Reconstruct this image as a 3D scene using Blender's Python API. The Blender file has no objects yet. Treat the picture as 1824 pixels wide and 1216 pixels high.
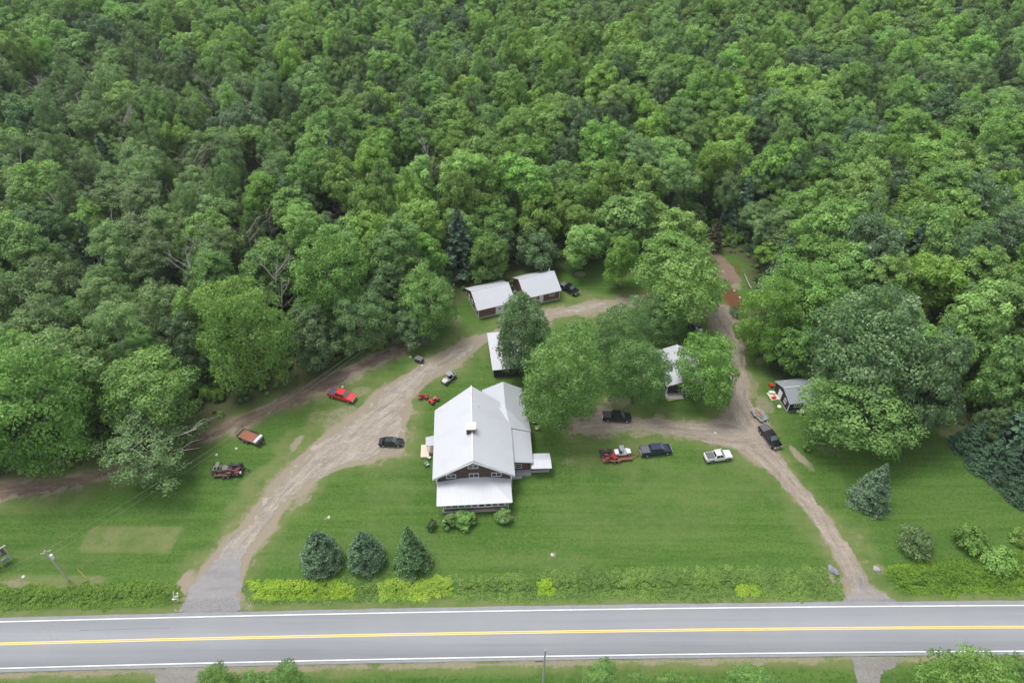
import bpy, math, random
import numpy as np
from mathutils import Vector, Matrix, Euler
R = math.radians
scene = bpy.context.scene

# ------------------------------------------------------------------ camera, sky, sun, exposure
CAM_H = 100.0
TILT = R(41)
cam_data = bpy.data.cameras.new('camera')
cam_data.sensor_width = 36.0
cam_data.lens = 24.0
cam_data.clip_start = 1.0
cam_data.clip_end = 6000.0
cam = bpy.data.objects.new('camera', cam_data)
cam.location = (0, 0, CAM_H)
cam.rotation_euler = (R(90) - TILT, 0, 0)
scene.collection.objects.link(cam)
scene.camera = cam

SUN_EL, SUN_AZ = 70.0, -58.0          # azimuth: degrees clockwise from +Y
world = bpy.data.worlds.new('World')
scene.world = world
world.use_nodes = True
wn = world.node_tree
wn.nodes.clear()
w_out = wn.nodes.new('ShaderNodeOutputWorld')
w_bg = wn.nodes.new('ShaderNodeBackground')
w_sky = wn.nodes.new('ShaderNodeTexSky')
w_sky.sky_type = 'NISHITA'
w_sky.sun_disc = False
w_sky.sun_elevation = R(SUN_EL)
w_sky.sun_rotation = R(SUN_AZ)
w_sky.air_density = 1.0
w_sky.dust_density = 3.0
w_hsv = wn.nodes.new('ShaderNodeHueSaturation')   # cloud deck: the sky's own light, greyed
w_hsv.inputs['Saturation'].default_value = 0.28
wn.links.new(w_sky.outputs[0], w_hsv.inputs['Color'])
wn.links.new(w_hsv.outputs[0], w_bg.inputs[0])
w_bg.inputs[1].default_value = 0.15
wn.links.new(w_bg.outputs[0], w_out.inputs[0])

sun_data = bpy.data.lights.new('sun', 'SUN')
sun_data.energy = 1.45
sun_data.angle = R(24)
sun_data.color = (1.0, 0.97, 0.92)
sun = bpy.data.objects.new('sun', sun_data)
sd = Vector((math.sin(R(SUN_AZ)) * math.cos(R(SUN_EL)), math.cos(R(SUN_AZ)) * math.cos(R(SUN_EL)), math.sin(R(SUN_EL))))
sun.rotation_euler = sd.to_track_quat('Z', 'Y').to_euler()
scene.collection.objects.link(sun)

scene.view_settings.view_transform = 'Standard'
scene.view_settings.look = 'None'
scene.view_settings.exposure = 0.56
scene.view_settings.gamma = 1.0
scene.render.resolution_x, scene.render.resolution_y = 1024, 682

# ------------------------------------------------------------------ helpers
COS, SIN = math.cos(TILT), math.sin(TILT)

def P(px, py, z=0.0):
    """survey: a pixel of the photograph -> point at height z in the place"""
    u = (px - 912) / 1216.0
    v = (py - 608) / 1216.0
    t = (CAM_H - z) / (SIN + v * COS)
    return (t * u, t * (COS - v * SIN))

rnd = random.Random(7)
nrg = np.random.default_rng(11)

def tag(o, label=None, cat=None, group=None, kind=None):
    if label: o['label'] = label
    if cat: o['category'] = cat
    if group: o['group'] = group
    if kind: o['kind'] = kind
    return o

def link(o, parent=None):
    scene.collection.objects.link(o)
    if parent is not None:
        o.parent = parent
    return o

def thing(name, label, cat, loc=(0, 0, 0), yaw=0.0, group=None, scale=None):
    o = bpy.data.objects.new(name, None)
    o.empty_display_size = 0.3
    o.location = loc
    o.rotation_euler = (0, 0, R(yaw))
    if scale: o.scale = scale
    link(o)
    return tag(o, label, cat, group)

def copy_tree(o, parent=None):
    c = o.copy()
    scene.collection.objects.link(c)
    if parent is not None:
        c.parent = parent
    for ch in o.children:
        copy_tree(ch, c)
    return c

# ---- materials
def nmat(name):
    m = bpy.data.materials.new(name)
    m.use_nodes = True
    nt = m.node_tree
    b = nt.nodes['Principled BSDF']
    return m, nt, b

def mat(name, col, rough=0.6, metal=0.0, var=0.12, scale=3.0, spec=0.5, coat=0.0):
    m, nt, b = nmat(name)
    b.inputs['Roughness'].default_value = rough
    b.inputs['Metallic'].default_value = metal
    b.inputs['Specular IOR Level'].default_value = spec
    b.inputs['Coat Weight'].default_value = coat
    tc = nt.nodes.new('ShaderNodeTexCoord')
    n = nt.nodes.new('ShaderNodeTexNoise')
    n.inputs['Scale'].default_value = scale
    n.inputs['Detail'].default_value = 5
    nt.links.new(tc.outputs['Object'], n.inputs['Vector'])
    mx = nt.nodes.new('ShaderNodeMix'); mx.data_type = 'RGBA'
    mx.inputs[6].default_value = (*[c * (1 - var) for c in col], 1)
    mx.inputs[7].default_value = (*[min(1, c * (1 + var)) for c in col], 1)
    nt.links.new(n.outputs[0], mx.inputs[0])
    nt.links.new(mx.outputs[2], b.inputs['Base Color'])
    return m

def add_math(nt, op, a=None, b=None, va=None, vb=None, clamp=False):
    n = nt.nodes.new('ShaderNodeMath'); n.operation = op; n.use_clamp = clamp
    if a is not None: nt.links.new(a, n.inputs[0])
    if b is not None: nt.links.new(b, n.inputs[1])
    if va is not None: n.inputs[0].default_value = va
    if vb is not None: n.inputs[1].default_value = vb
    return n.outputs[0]

def add_noise(nt, vec, scale, detail=4, rough=0.55, mapscale=None, rot=None):
    if mapscale or rot:
        mp = nt.nodes.new('ShaderNodeMapping')
        if mapscale: mp.inputs['Scale'].default_value = mapscale
        if rot: mp.inputs['Rotation'].default_value = rot
        nt.links.new(vec, mp.inputs['Vector']); vec = mp.outputs[0]
    n = nt.nodes.new('ShaderNodeTexNoise')
    n.inputs['Scale'].default_value = scale
    n.inputs['Detail'].default_value = detail
    n.inputs['Roughness'].default_value = rough
    nt.links.new(vec, n.inputs['Vector'])
    return n.outputs[0]

def add_mix(nt, fac, a, b):
    mx = nt.nodes.new('ShaderNodeMix'); mx.data_type = 'RGBA'
    if hasattr(fac, 'is_linked'): nt.links.new(fac, mx.inputs[0])
    else: mx.inputs[0].default_value = fac
    for i, c in ((6, a), (7, b)):
        if isinstance(c, tuple): mx.inputs[i].default_value = (*c, 1) if len(c) == 3 else c
        else: nt.links.new(c, mx.inputs[i])
    return mx.outputs[2]

def add_ramp(nt, fac, p0, p1):
    r = nt.nodes.new('ShaderNodeMapRange')
    r.inputs['From Min'].default_value = p0
    r.inputs['From Max'].default_value = p1
    r.clamp = True
    nt.links.new(fac, r.inputs['Value'])
    return r.outputs[0]

def leaf_mat(name, dark, mid, light, rough=0.5, trans=0.38, huevar=0.006, spec=0.5, vary=1.0):
    m, nt, b = nmat(name)
    at = nt.nodes.new('ShaderNodeAttribute'); at.attribute_name = 'tint'
    oi = nt.nodes.new('ShaderNodeObjectInfo')
    c1 = add_mix(nt, add_ramp(nt, at.outputs['Fac'], 0.0, 0.5), dark, mid)
    c2 = add_mix(nt, add_ramp(nt, at.outputs['Fac'], 0.5, 1.0), c1, light)
    hs = nt.nodes.new('ShaderNodeHueSaturation')
    nt.links.new(c2, hs.inputs['Color'])
    r = oi.outputs['Random']
    nt.links.new(add_math(nt, 'ADD', add_math(nt, 'MULTIPLY', r, vb=huevar * 2 * vary), vb=0.5 - huevar * vary), hs.inputs['Hue'])
    r2 = add_math(nt, 'FRACT', add_math(nt, 'MULTIPLY', r, vb=7.31))
    r3 = add_math(nt, 'FRACT', add_math(nt, 'MULTIPLY', r, vb=13.7))
    nt.links.new(add_math(nt, 'ADD', add_math(nt, 'MULTIPLY', r2, vb=0.44 * vary), vb=1.02 - 0.22 * vary), hs.inputs['Value'])
    nt.links.new(add_math(nt, 'ADD', add_math(nt, 'MULTIPLY', r3, vb=0.14), vb=0.90), hs.inputs['Saturation'])
    nt.links.new(hs.outputs[0], b.inputs['Base Color'])
    b.inputs['Roughness'].default_value = rough
    b.inputs['Specular IOR Level'].default_value = spec
    tr = nt.nodes.new('ShaderNodeBsdfTranslucent')
    nt.links.new(hs.outputs[0], tr.inputs['Color'])
    ms = nt.nodes.new('ShaderNodeMixShader'); ms.inputs[0].default_value = trans
    out = nt.nodes['Material Output']
    nt.links.new(b.outputs[0], ms.inputs[1]); nt.links.new(tr.outputs[0], ms.inputs[2])
    nt.links.new(ms.outputs[0], out.inputs['Surface'])
    return m

M = {}
M['leaf_mid'] = leaf_mat('leaf_mid', (0.128, 0.242, 0.055), (0.232, 0.420, 0.091), (0.360, 0.594, 0.149))
M['leaf_bright'] = leaf_mat('leaf_bright', (0.149, 0.268, 0.046), (0.258, 0.440, 0.076), (0.381, 0.587, 0.132), huevar=0.005)
M['leaf_grey'] = leaf_mat('leaf_grey', (0.119, 0.210, 0.062), (0.199, 0.334, 0.101), (0.301, 0.464, 0.153), huevar=0.006)
M['leaf_silver'] = leaf_mat('leaf_silver', (0.073, 0.149, 0.053), (0.128, 0.244, 0.082), (0.363, 0.475, 0.317), rough=0.4)
M['lawn_leaf_mid'] = leaf_mat('lawn_leaf_mid', (0.105, 0.215, 0.043), (0.189, 0.373, 0.071), (0.294, 0.527, 0.116), vary=.2)
M['lawn_leaf_bright'] = leaf_mat('lawn_leaf_bright', (0.117, 0.227, 0.038), (0.202, 0.373, 0.064), (0.298, 0.498, 0.111), huevar=0.005, vary=.2)
M['lawn_leaf_silver'] = leaf_mat('lawn_leaf_silver', (0.084, 0.171, 0.053), (0.147, 0.281, 0.082), (0.417, 0.546, 0.317), rough=0.4, vary=.2)
M['lawn_leaf_grey'] = leaf_mat('lawn_leaf_grey', (0.097, 0.181, 0.050), (0.163, 0.289, 0.082), (0.247, 0.401, 0.124), huevar=0.006, vary=.2)
M['leaf_dark'] = leaf_mat('leaf_dark', (0.076, 0.142, 0.052), (0.134, 0.235, 0.084), (0.200, 0.321, 0.121))
M['lawn_leaf_dark'] = leaf_mat('lawn_leaf_dark', (0.101, 0.198, 0.060), (0.179, 0.328, 0.098), (0.268, 0.447, 0.140), vary=.2)
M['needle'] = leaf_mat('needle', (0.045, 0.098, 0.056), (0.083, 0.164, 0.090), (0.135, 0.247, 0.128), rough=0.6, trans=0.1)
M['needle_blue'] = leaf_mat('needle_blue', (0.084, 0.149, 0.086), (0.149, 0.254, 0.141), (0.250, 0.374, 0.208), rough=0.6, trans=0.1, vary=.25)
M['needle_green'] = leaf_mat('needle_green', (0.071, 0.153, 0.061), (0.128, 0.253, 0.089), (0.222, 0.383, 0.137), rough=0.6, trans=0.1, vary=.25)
M['needle_brown'] = leaf_mat('needle_brown', (.05, .05, .03), (.09, .08, .05), (.13, .11, .075), rough=0.7, trans=0.1)
M['weed'] = leaf_mat('weed', (0.109, 0.211, 0.023), (0.186, 0.334, 0.039), (0.300, 0.471, 0.054), vary=.25)
M['fern'] = leaf_mat('fern', (0.156, 0.295, 0.016), (0.302, 0.491, 0.020), (0.446, 0.629, 0.030), trans=0.35, vary=.25)
M['bark'] = mat('bark', (.13, .115, .10), .9, var=.3, scale=6)
M['bark_pale'] = mat('bark_pale', (.46, .44, .40), .8, var=.25, scale=4)
M['deadwood'] = mat('deadwood', (.36, .34, .31), .9, var=.25, scale=5)

# ---- mesh builders
class MB:
    """collects shapes and links them as ONE mesh object"""
    def __init__(s): s.v = []; s.f = []
    def add(s, vs, fs):
        o = len(s.v); s.v += [tuple(v) for v in vs]; s.f += [tuple(i + o for i in f) for f in fs]; return s
    def box(s, x0, x1, y0, y1, z0, z1, t=(0, 0)):
        a, b = t
        return s.add([(x0, y0, z0), (x1, y0, z0), (x1, y1, z0), (x0, y1, z0),
                      (x0 + a, y0 + b, z1), (x1 - a, y0 + b, z1), (x1 - a, y1 - b, z1), (x0 + a, y1 - b, z1)],
                     [(3, 2, 1, 0), (4, 5, 6, 7), (0, 1, 5, 4), (1, 2, 6, 5), (2, 3, 7, 6), (3, 0, 4, 7)])
    def tube(s, pts, rad, n=6, caps=True):
        pts = [Vector(p) for p in pts]
        if not isinstance(rad, (list, tuple)): rad = [rad] * len(pts)
        rings = []
        for i, p in enumerate(pts):
            d = (pts[min(i + 1, len(pts) - 1)] - pts[max(i - 1, 0)]).normalized()
            a = d.orthogonal().normalized() if i == 0 else (pa - d * pa.dot(d)).normalized()
            pa = a; b = d.cross(a)
            rings.append([p + (a * math.cos(2 * math.pi * k / n) + b * math.sin(2 * math.pi * k / n)) * rad[i] for k in range(n)])
        vs = [v for r in rings for v in r]
        fs = [(i * n + k, i * n + (k + 1) % n, (i + 1) * n + (k + 1) % n, (i + 1) * n + k) for i in range(len(pts) - 1) for k in range(n)]
        if caps: fs += [tuple(reversed(range(n))), tuple((len(pts) - 1) * n + k for k in range(n))]
        return s.add(vs, fs)
    def disc_y(s, cx, cy, cz, r, w, n=16):
        return s.tube([(cx, cy - w / 2, cz), (cx, cy + w / 2, cz)], r, n)
    def loft(s, rings, closed=True):
        n = len(rings[0]); vs = [v for r in rings for v in r]
        fs = []
        for i in range(len(rings) - 1):
            for k in range(n if closed else n - 1):
                fs.append((i * n + k, i * n + (k + 1) % n, (i + 1) * n + (k + 1) % n, (i + 1) * n + k))
        fs += [tuple(reversed(range(n))), tuple((len(rings) - 1) * n + k for k in range(n))]
        return s.add(vs, fs)
    def prism(s, poly, axis, a, b):
        """polygon of (p,q) extruded along axis from a to b"""
        def mk(p, q, t):
            return {'x': (t, p, q), 'y': (p, t, q), 'z': (p, q, t)}[axis]
        n = len(poly)
        vs = [mk(p, q, a) for p, q in poly] + [mk(p, q, b) for p, q in poly]
        fs = [tuple(range(n)), tuple(reversed(range(n, 2 * n)))] + [(k, k + n, (k + 1) % n + n, (k + 1) % n) for k in range(n)]
        return s.add(vs, fs)
    def slab(s, quad, th):
        """thick sheet from a polygon of 3-D points, thickened straight down"""
        n = len(quad)
        vs = list(quad) + [(x, y, z - th) for x, y, z in quad]
        fs = [tuple(range(n)), tuple(reversed(range(n, 2 * n)))] + [(k + n, (k + 1) % n + n, (k + 1) % n, k) for k in range(n)]
        return s.add(vs, fs)
    def mesh(s, name, m=None, smooth=None):
        me = bpy.data.meshes.new(name)
        me.from_pydata(s.v, [], s.f)
        me.validate()
        import bmesh
        bm = bmesh.new(); bm.from_mesh(me); bmesh.ops.recalc_face_normals(bm, faces=bm.faces[:]); bm.to_mesh(me); bm.free()
        if m is not None: me.materials.append(M[m] if isinstance(m, str) else m)
        if smooth:
            me.polygons.foreach_set('use_smooth', [True] * len(me.polygons))
            me.set_sharp_from_angle(angle=R(smooth))
        return me
    def build(s, name, m, parent=None, smooth=None, loc=None):
        o = bpy.data.objects.new(name, s.mesh(name, m, smooth))
        if loc: o.location = loc
        return link(o, parent)

def np_mesh(name, verts, faces, mats=None, face_attr=None, matidx=None):
    """verts (n,3), faces (m,k)"""
    me = bpy.data.meshes.new(name)
    n, (m, k) = len(verts), faces.shape
    me.vertices.add(n); me.vertices.foreach_set('co', np.ascontiguousarray(verts, dtype=np.float32).ravel())
    me.loops.add(m * k); me.loops.foreach_set('vertex_index', np.ascontiguousarray(faces, dtype=np.int32).ravel())
    me.polygons.add(m); me.polygons.foreach_set('loop_start', np.arange(0, m * k, k, dtype=np.int32))
    me.update(calc_edges=True)
    for mm in (mats or []): me.materials.append(mm)
    if matidx is not None: me.polygons.foreach_set('material_index', matidx.astype(np.int32))
    for an, av in (face_attr or {}).items():
        a = me.attributes.new(an, 'FLOAT', 'FACE'); a.data.foreach_set('value', np.ascontiguousarray(av, dtype=np.float32))
    return me

def leaves(c, nrm, size, tint, asp=0.62, g=None):
    """diamond leaf sprays: c (n,3), nrm (n,3), size (n,)"""
    g = g or nrg
    n = len(c)
    nrm = nrm / (np.linalg.norm(nrm, axis=1, keepdims=True) + 1e-9)
    t = g.normal(size=(n, 3)); t -= nrm * (t * nrm).sum(1, keepdims=True)
    t /= (np.linalg.norm(t, axis=1, keepdims=True) + 1e-9)
    b = np.cross(nrm, t)
    s = size[:, None]
    fold = nrm * s * 0.18
    v = np.stack([c + t * s, c + b * s * asp + fold, c - t * s, c - b * s * asp + fold], 1).reshape(-1, 3)
    f = np.arange(4 * n).reshape(n, 4)
    return v, f, tint

def unit(g, n):
    d = g.normal(size=(n, 3)); return d / np.linalg.norm(d, axis=1, keepdims=True)

# ------------------------------------------------------------------ noise and polygons in numpy
def vnoise(x, y, seed=0):
    xi = np.floor(x).astype(np.int64); yi = np.floor(y).astype(np.int64)
    fx = x - xi; fy = y - yi
    fx = fx * fx * (3 - 2 * fx); fy = fy * fy * (3 - 2 * fy)
    def h(a, b):
        n = (a * 374761393 + b * 668265263 + seed * 974634777) & 0xffffffff
        n = ((n ^ (n >> 13)) * 1274126177) & 0xffffffff
        return ((n ^ (n >> 16)) & 0xffff) / 65535.0
    return (h(xi, yi) * (1 - fx) + h(xi + 1, yi) * fx) * (1 - fy) + (h(xi, yi + 1) * (1 - fx) + h(xi + 1, yi + 1) * fx) * fy
def fbm(x, y, s, seed=0, o=4):
    r = 0; a = 0.5; t = 0
    for i in range(o):
        r = r + a * vnoise(x / s + 17.3 * i, y / s - 9.1 * i, seed + i); t += a; a *= .5; s *= .5
    return r / t - 0.5

def sdf(X, Y, poly):
    """signed distance, positive inside"""
    d = np.full(X.shape, 1e9); ins = np.zeros(X.shape, bool)
    n = len(poly)
    for i in range(n):
        x1, y1 = poly[i]; x2, y2 = poly[(i + 1) % n]
        ex, ey = x2 - x1, y2 - y1
        t = np.clip(((X - x1) * ex + (Y - y1) * ey) / (ex * ex + ey * ey + 1e-9), 0, 1)
        d = np.minimum(d, np.hypot(X - x1 - t * ex, Y - y1 - t * ey))
        if abs(ey) > 1e-9:
            c = ((y1 > Y) != (y2 > Y)) & (X < ex * (Y - y1) / ey + x1)
            ins ^= c
    return np.where(ins, d, -d)

def W(pts): return [P(*p) for p in pts]

POLY_DRIVE = W([(322,1086),(334,1060),(345,1040),(372,1000),(405,955),(437,925),(470,880),(520,830),(555,790),(600,760),(640,730),(665,700),(700,675),(760,640),(820,610),(868,592),(910,575),(960,555),(1010,545),(1060,537),(1135,530),(1200,532),(1262,545),(1250,562),(1190,548),(1135,545),(1060,556),(1000,566),(940,580),(900,597),(865,612),(850,625),(820,645),(790,665),(755,690),(735,710),(727,740),(722,780),(716,804),(650,827),(600,842),(560,862),(520,892),(490,932),(465,967),(445,1000),(432,1040),(428,1086)])
POLY_DRIVE_R = W([(1258,545),(1275,590),(1303,640),(1302,700),(1292,740),(1260,757),(1200,753),(1150,745),(1080,733),(1020,745),(1020,765),(1060,770),(1150,765),(1220,776),(1270,790),(1320,806),(1365,838),(1412,882),(1450,932),(1482,980),(1503,1020),(1512,1050),(1506,1080),(1600,1076),(1570,1056),(1548,1035),(1528,1000),(1508,970),(1478,925),(1440,872),(1395,818),(1372,790),(1355,760),(1338,720),(1330,680),(1328,630),(1318,580),(1300,545)])
POLY_TRACK = W([(-250,880),(-100,870),(0,858),(100,850),(190,832),(280,800),(370,768),(450,729),(540,688),(620,650),(700,618),(745,602),(760,608),(700,640),(640,664),(560,704),(470,746),(380,782),(280,822),(190,852),(100,872),(0,892),(-100,905),(-250,920)])
POLY_TRACK_BACK = W([(1258,452),(1282,450),(1306,476),(1318,502),(1300,508),(1280,486)])
POLY_SPUR = W([(683,590),(700,588),(722,612),(715,628),(703,620),(693,605)])
POLY_APRON_L = W([(318,1089),(326,1074),(334,1066),(428,1064),(430,1089)])
POLY_APRON_R = W([(1499,1084),(1507,1066),(1590,1066),(1612,1080),(1612,1084)])
POLY_APRON_B = W([(1512,1166),(1605,1162),(1600,1185),(1570,1200),(1560,1225),(1535,1225),(1525,1195)])
POLY_APRON_BL = W([(255,1186),(405,1180),(375,1200),(340,1230),(285,1230),(280,1200)])
POLY_TAN = W([(165,937),(325,940),(300,986),(138,980)])
POLY_RED = W([(1286,516),(1312,508),(1322,532),(1318,548),(1292,548)])
CLEAR = W([(-700,900),(-250,885),(0,850),(110,842),(190,825),(350,765),(450,725),(520,690),(600,650),(690,600),(760,585),(800,560),(825,530),(850,505),(920,482),(1000,465),(1080,465),(1130,490),(1200,470),(1255,445),(1325,455),(1342,520),(1345,560),(1340,610),(1352,640),(1380,668),(1450,668),(1500,700),(1560,740),(1640,752),(1690,768),(1715,800),(1770,860),(1850,905),(2100,960),(2700,1060),(2700,2500),(-1200,2500)])

def yel(x): return -7.6e-5 * x * x + .0169 * x + 48.6
def road_n(x): return yel(x) + 4.15 + 0.001 * x
def road_s(x): return yel(x) - 4.2

def clearing(X, Y): return sdf(X, Y, CLEAR)

def ground_z(X, Y, cl=None, gaps=None):
    X = np.asarray(X, float); Y = np.asarray(Y, float)
    if cl is None: cl = clearing(X, Y)
    out = np.clip((-cl - 14) / 60, 0, 1)
    z = out * (fbm(X, Y, 90, 3) * 10 + 2.5) + out * np.clip((Y - 200) / 250, 0, 1) * 6
    # ditch along the far side of the road
    c = road_n(X) + 2.6
    d = np.exp(-((Y - c) / 1.15) ** 2) * 0.7
    if gaps is None:
        gaps = np.maximum(np.exp(-((X + 45.5) / 6.5) ** 4), np.exp(-((X - 46.5) / 6.0) ** 4))
    z = z - d * (1 - gaps)
    # the bank falls away south of the road
    z = z - np.clip((road_s(X) - 1.2 - Y) / 6, 0, 1) * 1.2
    return z
def gz(x, y): return float(ground_z(np.array([x]), np.array([y]))[0])

# ------------------------------------------------------------------ ground: one sheet to the horizon
def axis(lo, hi, step, far):
    a = list(np.arange(lo, hi + step / 2, step)); s = step; v = a[-1]
    right = []
    while v < far: s *= 1.35; v += s; right.append(v)
    s = step; v = a[0]; left = []
    while v > -far: s *= 1.35; v -= s; left.append(v)
    return np.array(left[::-1] + a + right)
gx = axis(-100, 105, 0.5, 3500); gy = axis(34, 145, 0.45, 3500)
GX, GY = np.meshgrid(gx, gy)
cl = clearing(GX, GY)
GZ = ground_z(GX, GY, cl)
nv = GX.size
idx = np.arange(nv).reshape(GX.shape)
gf = np.stack([idx[:-1, :-1], idx[:-1, 1:], idx[1:, 1:], idx[1:, :-1]], -1).reshape(-1, 4)
gme = np_mesh('ground', np.stack([GX, GY, GZ], -1).reshape(-1, 3), gf)
n1 = fbm(GX, GY, 6, 21); n2 = fbm(GX, GY, 2.2, 31)
sdr = np.maximum(np.maximum(sdf(GX, GY, POLY_DRIVE), sdf(GX, GY, POLY_DRIVE_R)), sdf(GX, GY, POLY_TRACK))
def sm(a, lo, hi): t = np.clip((a - lo) / (hi - lo), 0, 1); return t * t * (3 - 2 * t)
n3 = fbm(GX, GY, 1.1, 61, 3)
dirt = np.maximum(sm(sdr + n1 * 2.0 + n2 * 1.2, -.9, 0.5), sm(sdr + n1 * 7.0 + n3 * 4.0, -2.4, 1.0) * .62)
dry = sm(sdr + n1 * 7, -5.0, 0.5) * 0.85
def blob(px, py, rx, ry, rot=0, f=0.8):
    cx, cy = P(px, py); a = R(rot)
    dx = (GX - cx) * math.cos(a) + (GY - cy) * math.sin(a); dy = -(GX - cx) * math.sin(a) + (GY - cy) * math.cos(a)
    return sm(1.15 - np.hypot(dx / rx, dy / ry) + n1 * 1.0 + n2 * 0.9, 0, 0.55) * f
# worn places seen in the lawn
for a in [(1418,806,1.0,3.0,25,.9),(1440,830,1.2,2.0,20,.5),(1012,824,1.6,1.0,0,.45),(1050,842,3,.8,10,.3),(528,790,1.0,2.2,-20,.7),(1035,488,1.6,1.2,0,.9),(1140,772,4,1.4,5,.55),(1085,776,3,1.2,5,.5),
          (1060,800,6,3,0,.25),(690,812,3.5,.9,0,.6),(658,846,2.5,.9,0,.35),(606,740,4,2,40,.5),(640,700,3.5,2,40,.5),(560,745,4,2,40,.4),(335,1042,2.2,2.2,40,.8),(30,1040,4,.8,0,.5),(130,1030,5,.8,0,.35),(1215,782,3,1,0,.45),
          (1480,1022,1.6,1.8,0,.6),(1571,1016,1.0,1.3,0,.5),(1050,536,3,1,20,.3),(1350,640,2,4,0,.5),(1340,690,1.5,4,0,.5),(850,600,3,1.5,30,.5),(580,922,.6,.4,0,.7),(985,988,.6,.4,0,.7),(505,880,1.5,4,-40,.3),(1360,720,2,4,0,.55),(1420,760,3,3,0,.3),(745,610,3,1.2,10,.6),(800,570,4,3,20,.45),
          (1330,575,3,5,0,.75),(1305,500,2,5,0,.6),(1105,715,3,2,0,.6),(1470,800,3,1.6,-20,.4),(1690,775,4,1.6,-30,.5),(1000,545,3,1,15,.4),(1290,752,2,.8,0,.3),(1395,700,2,3,0,.4)]:
    dirt = np.maximum(dirt, blob(*a))
for a in [(560,770,7,5,40,.6),(480,850,3,10,-35,.75),(430,930,2.5,7,-35,.9),(380,1000,2.2,5,-35,.9),(1100,800,12,5,0,.35),(1150,785,9,3,5,.55),(90,1035,9,1.2,0,.8),(640,690,6,4,40,.5),(1250,870,14,5,0,.22),(1100,920,14,6,0,.2),(700,680,4,2,40,.5),
          (860,630,2,5,0,.6),(830,640,3,4,30,.5),(1060,545,8,3,15,.45),(1300,820,6,3,0,.3),(560,980,7,3,0,.2),(960,1000,9,2,0,.25),(700,950,8,3,0,.15),(1020,530,5,4,0,.5),(1230,940,8,4,0,.2),(700,880,8,4,0,.22),(130,985,10,3,0,.15),(790,990,12,2,0,.15)]:
    dry = np.maximum(dry, blob(*a))
tan = sdf(GX, GY, POLY_TAN)
dry = np.maximum(dry, sm(tan + n2 * .5, -.15, .15) * (0.72 + n1 * .9 + n2 * .6))
dirt = np.maximum(dirt, blob(198, 952, 4.2, 1.9, 10, .30) * (tan > 0))
# verges of the road: thin, dusty grass
vs_ = np.minimum(np.abs(GY - road_n(GX) - .1), np.abs(GY - road_s(GX) + .5))
dry = np.maximum(dry, sm(1.7 - vs_ + n1 * 1.5, 0, 1.2) * .8)
dirt = np.maximum(dirt, sm(.9 - np.abs(GY - road_s(GX) + .4) + n2 * 1.2, 0, .6) * .6)
red = blob(1304, 530, 2.9, 4.2, 0, 1.0)
red = np.maximum(red, blob(1310, 478, 2, 3, 0, .4))
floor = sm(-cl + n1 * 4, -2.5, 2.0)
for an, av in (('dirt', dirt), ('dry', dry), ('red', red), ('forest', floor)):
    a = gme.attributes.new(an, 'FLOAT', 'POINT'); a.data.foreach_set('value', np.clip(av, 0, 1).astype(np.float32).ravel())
gme.polygons.foreach_set('use_smooth', np.ones(len(gme.polygons), bool))

m, nt, b = nmat('ground')
geo = nt.nodes.new('ShaderNodeNewGeometry'); pos = geo.outputs['Position']
def gat(n):
    a = nt.nodes.new('ShaderNodeAttribute'); a.attribute_name = n; return a.outputs['Fac']
big = add_noise(nt, pos, 0.045, 4)
med = add_noise(nt, pos, 0.35, 5, .6)
fin = add_noise(nt, pos, 2.5, 6, .7)
stripe = add_noise(nt, pos, 0.5, 4, .6, mapscale=(.07, 1.0, 1), rot=(0, 0, R(4)))
stripe2 = add_noise(nt, pos, 1.0, 3, .6, mapscale=(.05, 1.0, 1), rot=(0, 0, R(-7)))
g = add_mix(nt, add_ramp(nt, big, .35, .65), (.056, .128, .020), (.076, .152, .028))
g = add_mix(nt, add_math(nt, 'MULTIPLY', add_ramp(nt, stripe, .44, .58), vb=.8), g, (.095, .175, .034))
g = add_mix(nt, add_math(nt, 'MULTIPLY', add_ramp(nt, stripe2, .5, .62), vb=.55), g, (.044, .11, .015))
g = add_mix(nt, add_math(nt, 'MULTIPLY', add_ramp(nt, med, .45, .75), vb=.6), g, (.11, .165, .044))
clump = add_noise(nt, pos, 1.1, 6, .75)
g = add_mix(nt, add_math(nt, 'MULTIPLY', add_ramp(nt, clump, .50, .64), vb=.65), g, (.12, .175, .052))
g = add_mix(nt, add_math(nt, 'MULTIPLY', add_ramp(nt, fin, .48, .64), vb=.85), g, (.035, .085, .014))
fdry = add_math(nt, 'MULTIPLY', gat('dry'), add_ramp(nt, add_math(nt, 'ADD', fin, med), .68, 1.05))
g = add_mix(nt, fdry, g, add_mix(nt, clump, (.125, .165, .05), (.21, .215, .10)))
soil = add_mix(nt, fin, (.21, .18, .135), (.33, .285, .215))
fd = add_math(nt, 'MULTIPLY', add_ramp(nt, gat('dirt'), 0.0, .8), add_ramp(nt, add_math(nt, 'ADD', add_math(nt, 'ADD', add_math(nt, 'MULTIPLY', fin, vb=.7), add_math(nt, 'MULTIPLY', clump, vb=.9)), gat('dirt')), 1.12, 1.38))
g = add_mix(nt, fd, g, soil)
g = add_mix(nt, add_math(nt, 'MULTIPLY', gat('red'), vb=.9), g, add_mix(nt, fin, (.10, .034, .018), (.18, .07, .038)))
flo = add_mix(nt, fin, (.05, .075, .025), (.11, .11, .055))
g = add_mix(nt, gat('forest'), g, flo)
nt.links.new(g, b.inputs['Base Color'])
b.inputs['Roughness'].default_value = .95
b.inputs['Specular IOR Level'].default_value = .15
bp = nt.nodes.new('ShaderNodeBump'); bp.inputs['Strength'].default_value = .5; bp.inputs['Distance'].default_value = .12
nt.links.new(fin, bp.inputs['Height']); nt.links.new(bp.outputs[0], b.inputs['Normal'])
gme.materials.append(m)
ground = link(bpy.data.objects.new('ground', gme)); tag(ground, kind='structure')

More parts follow.
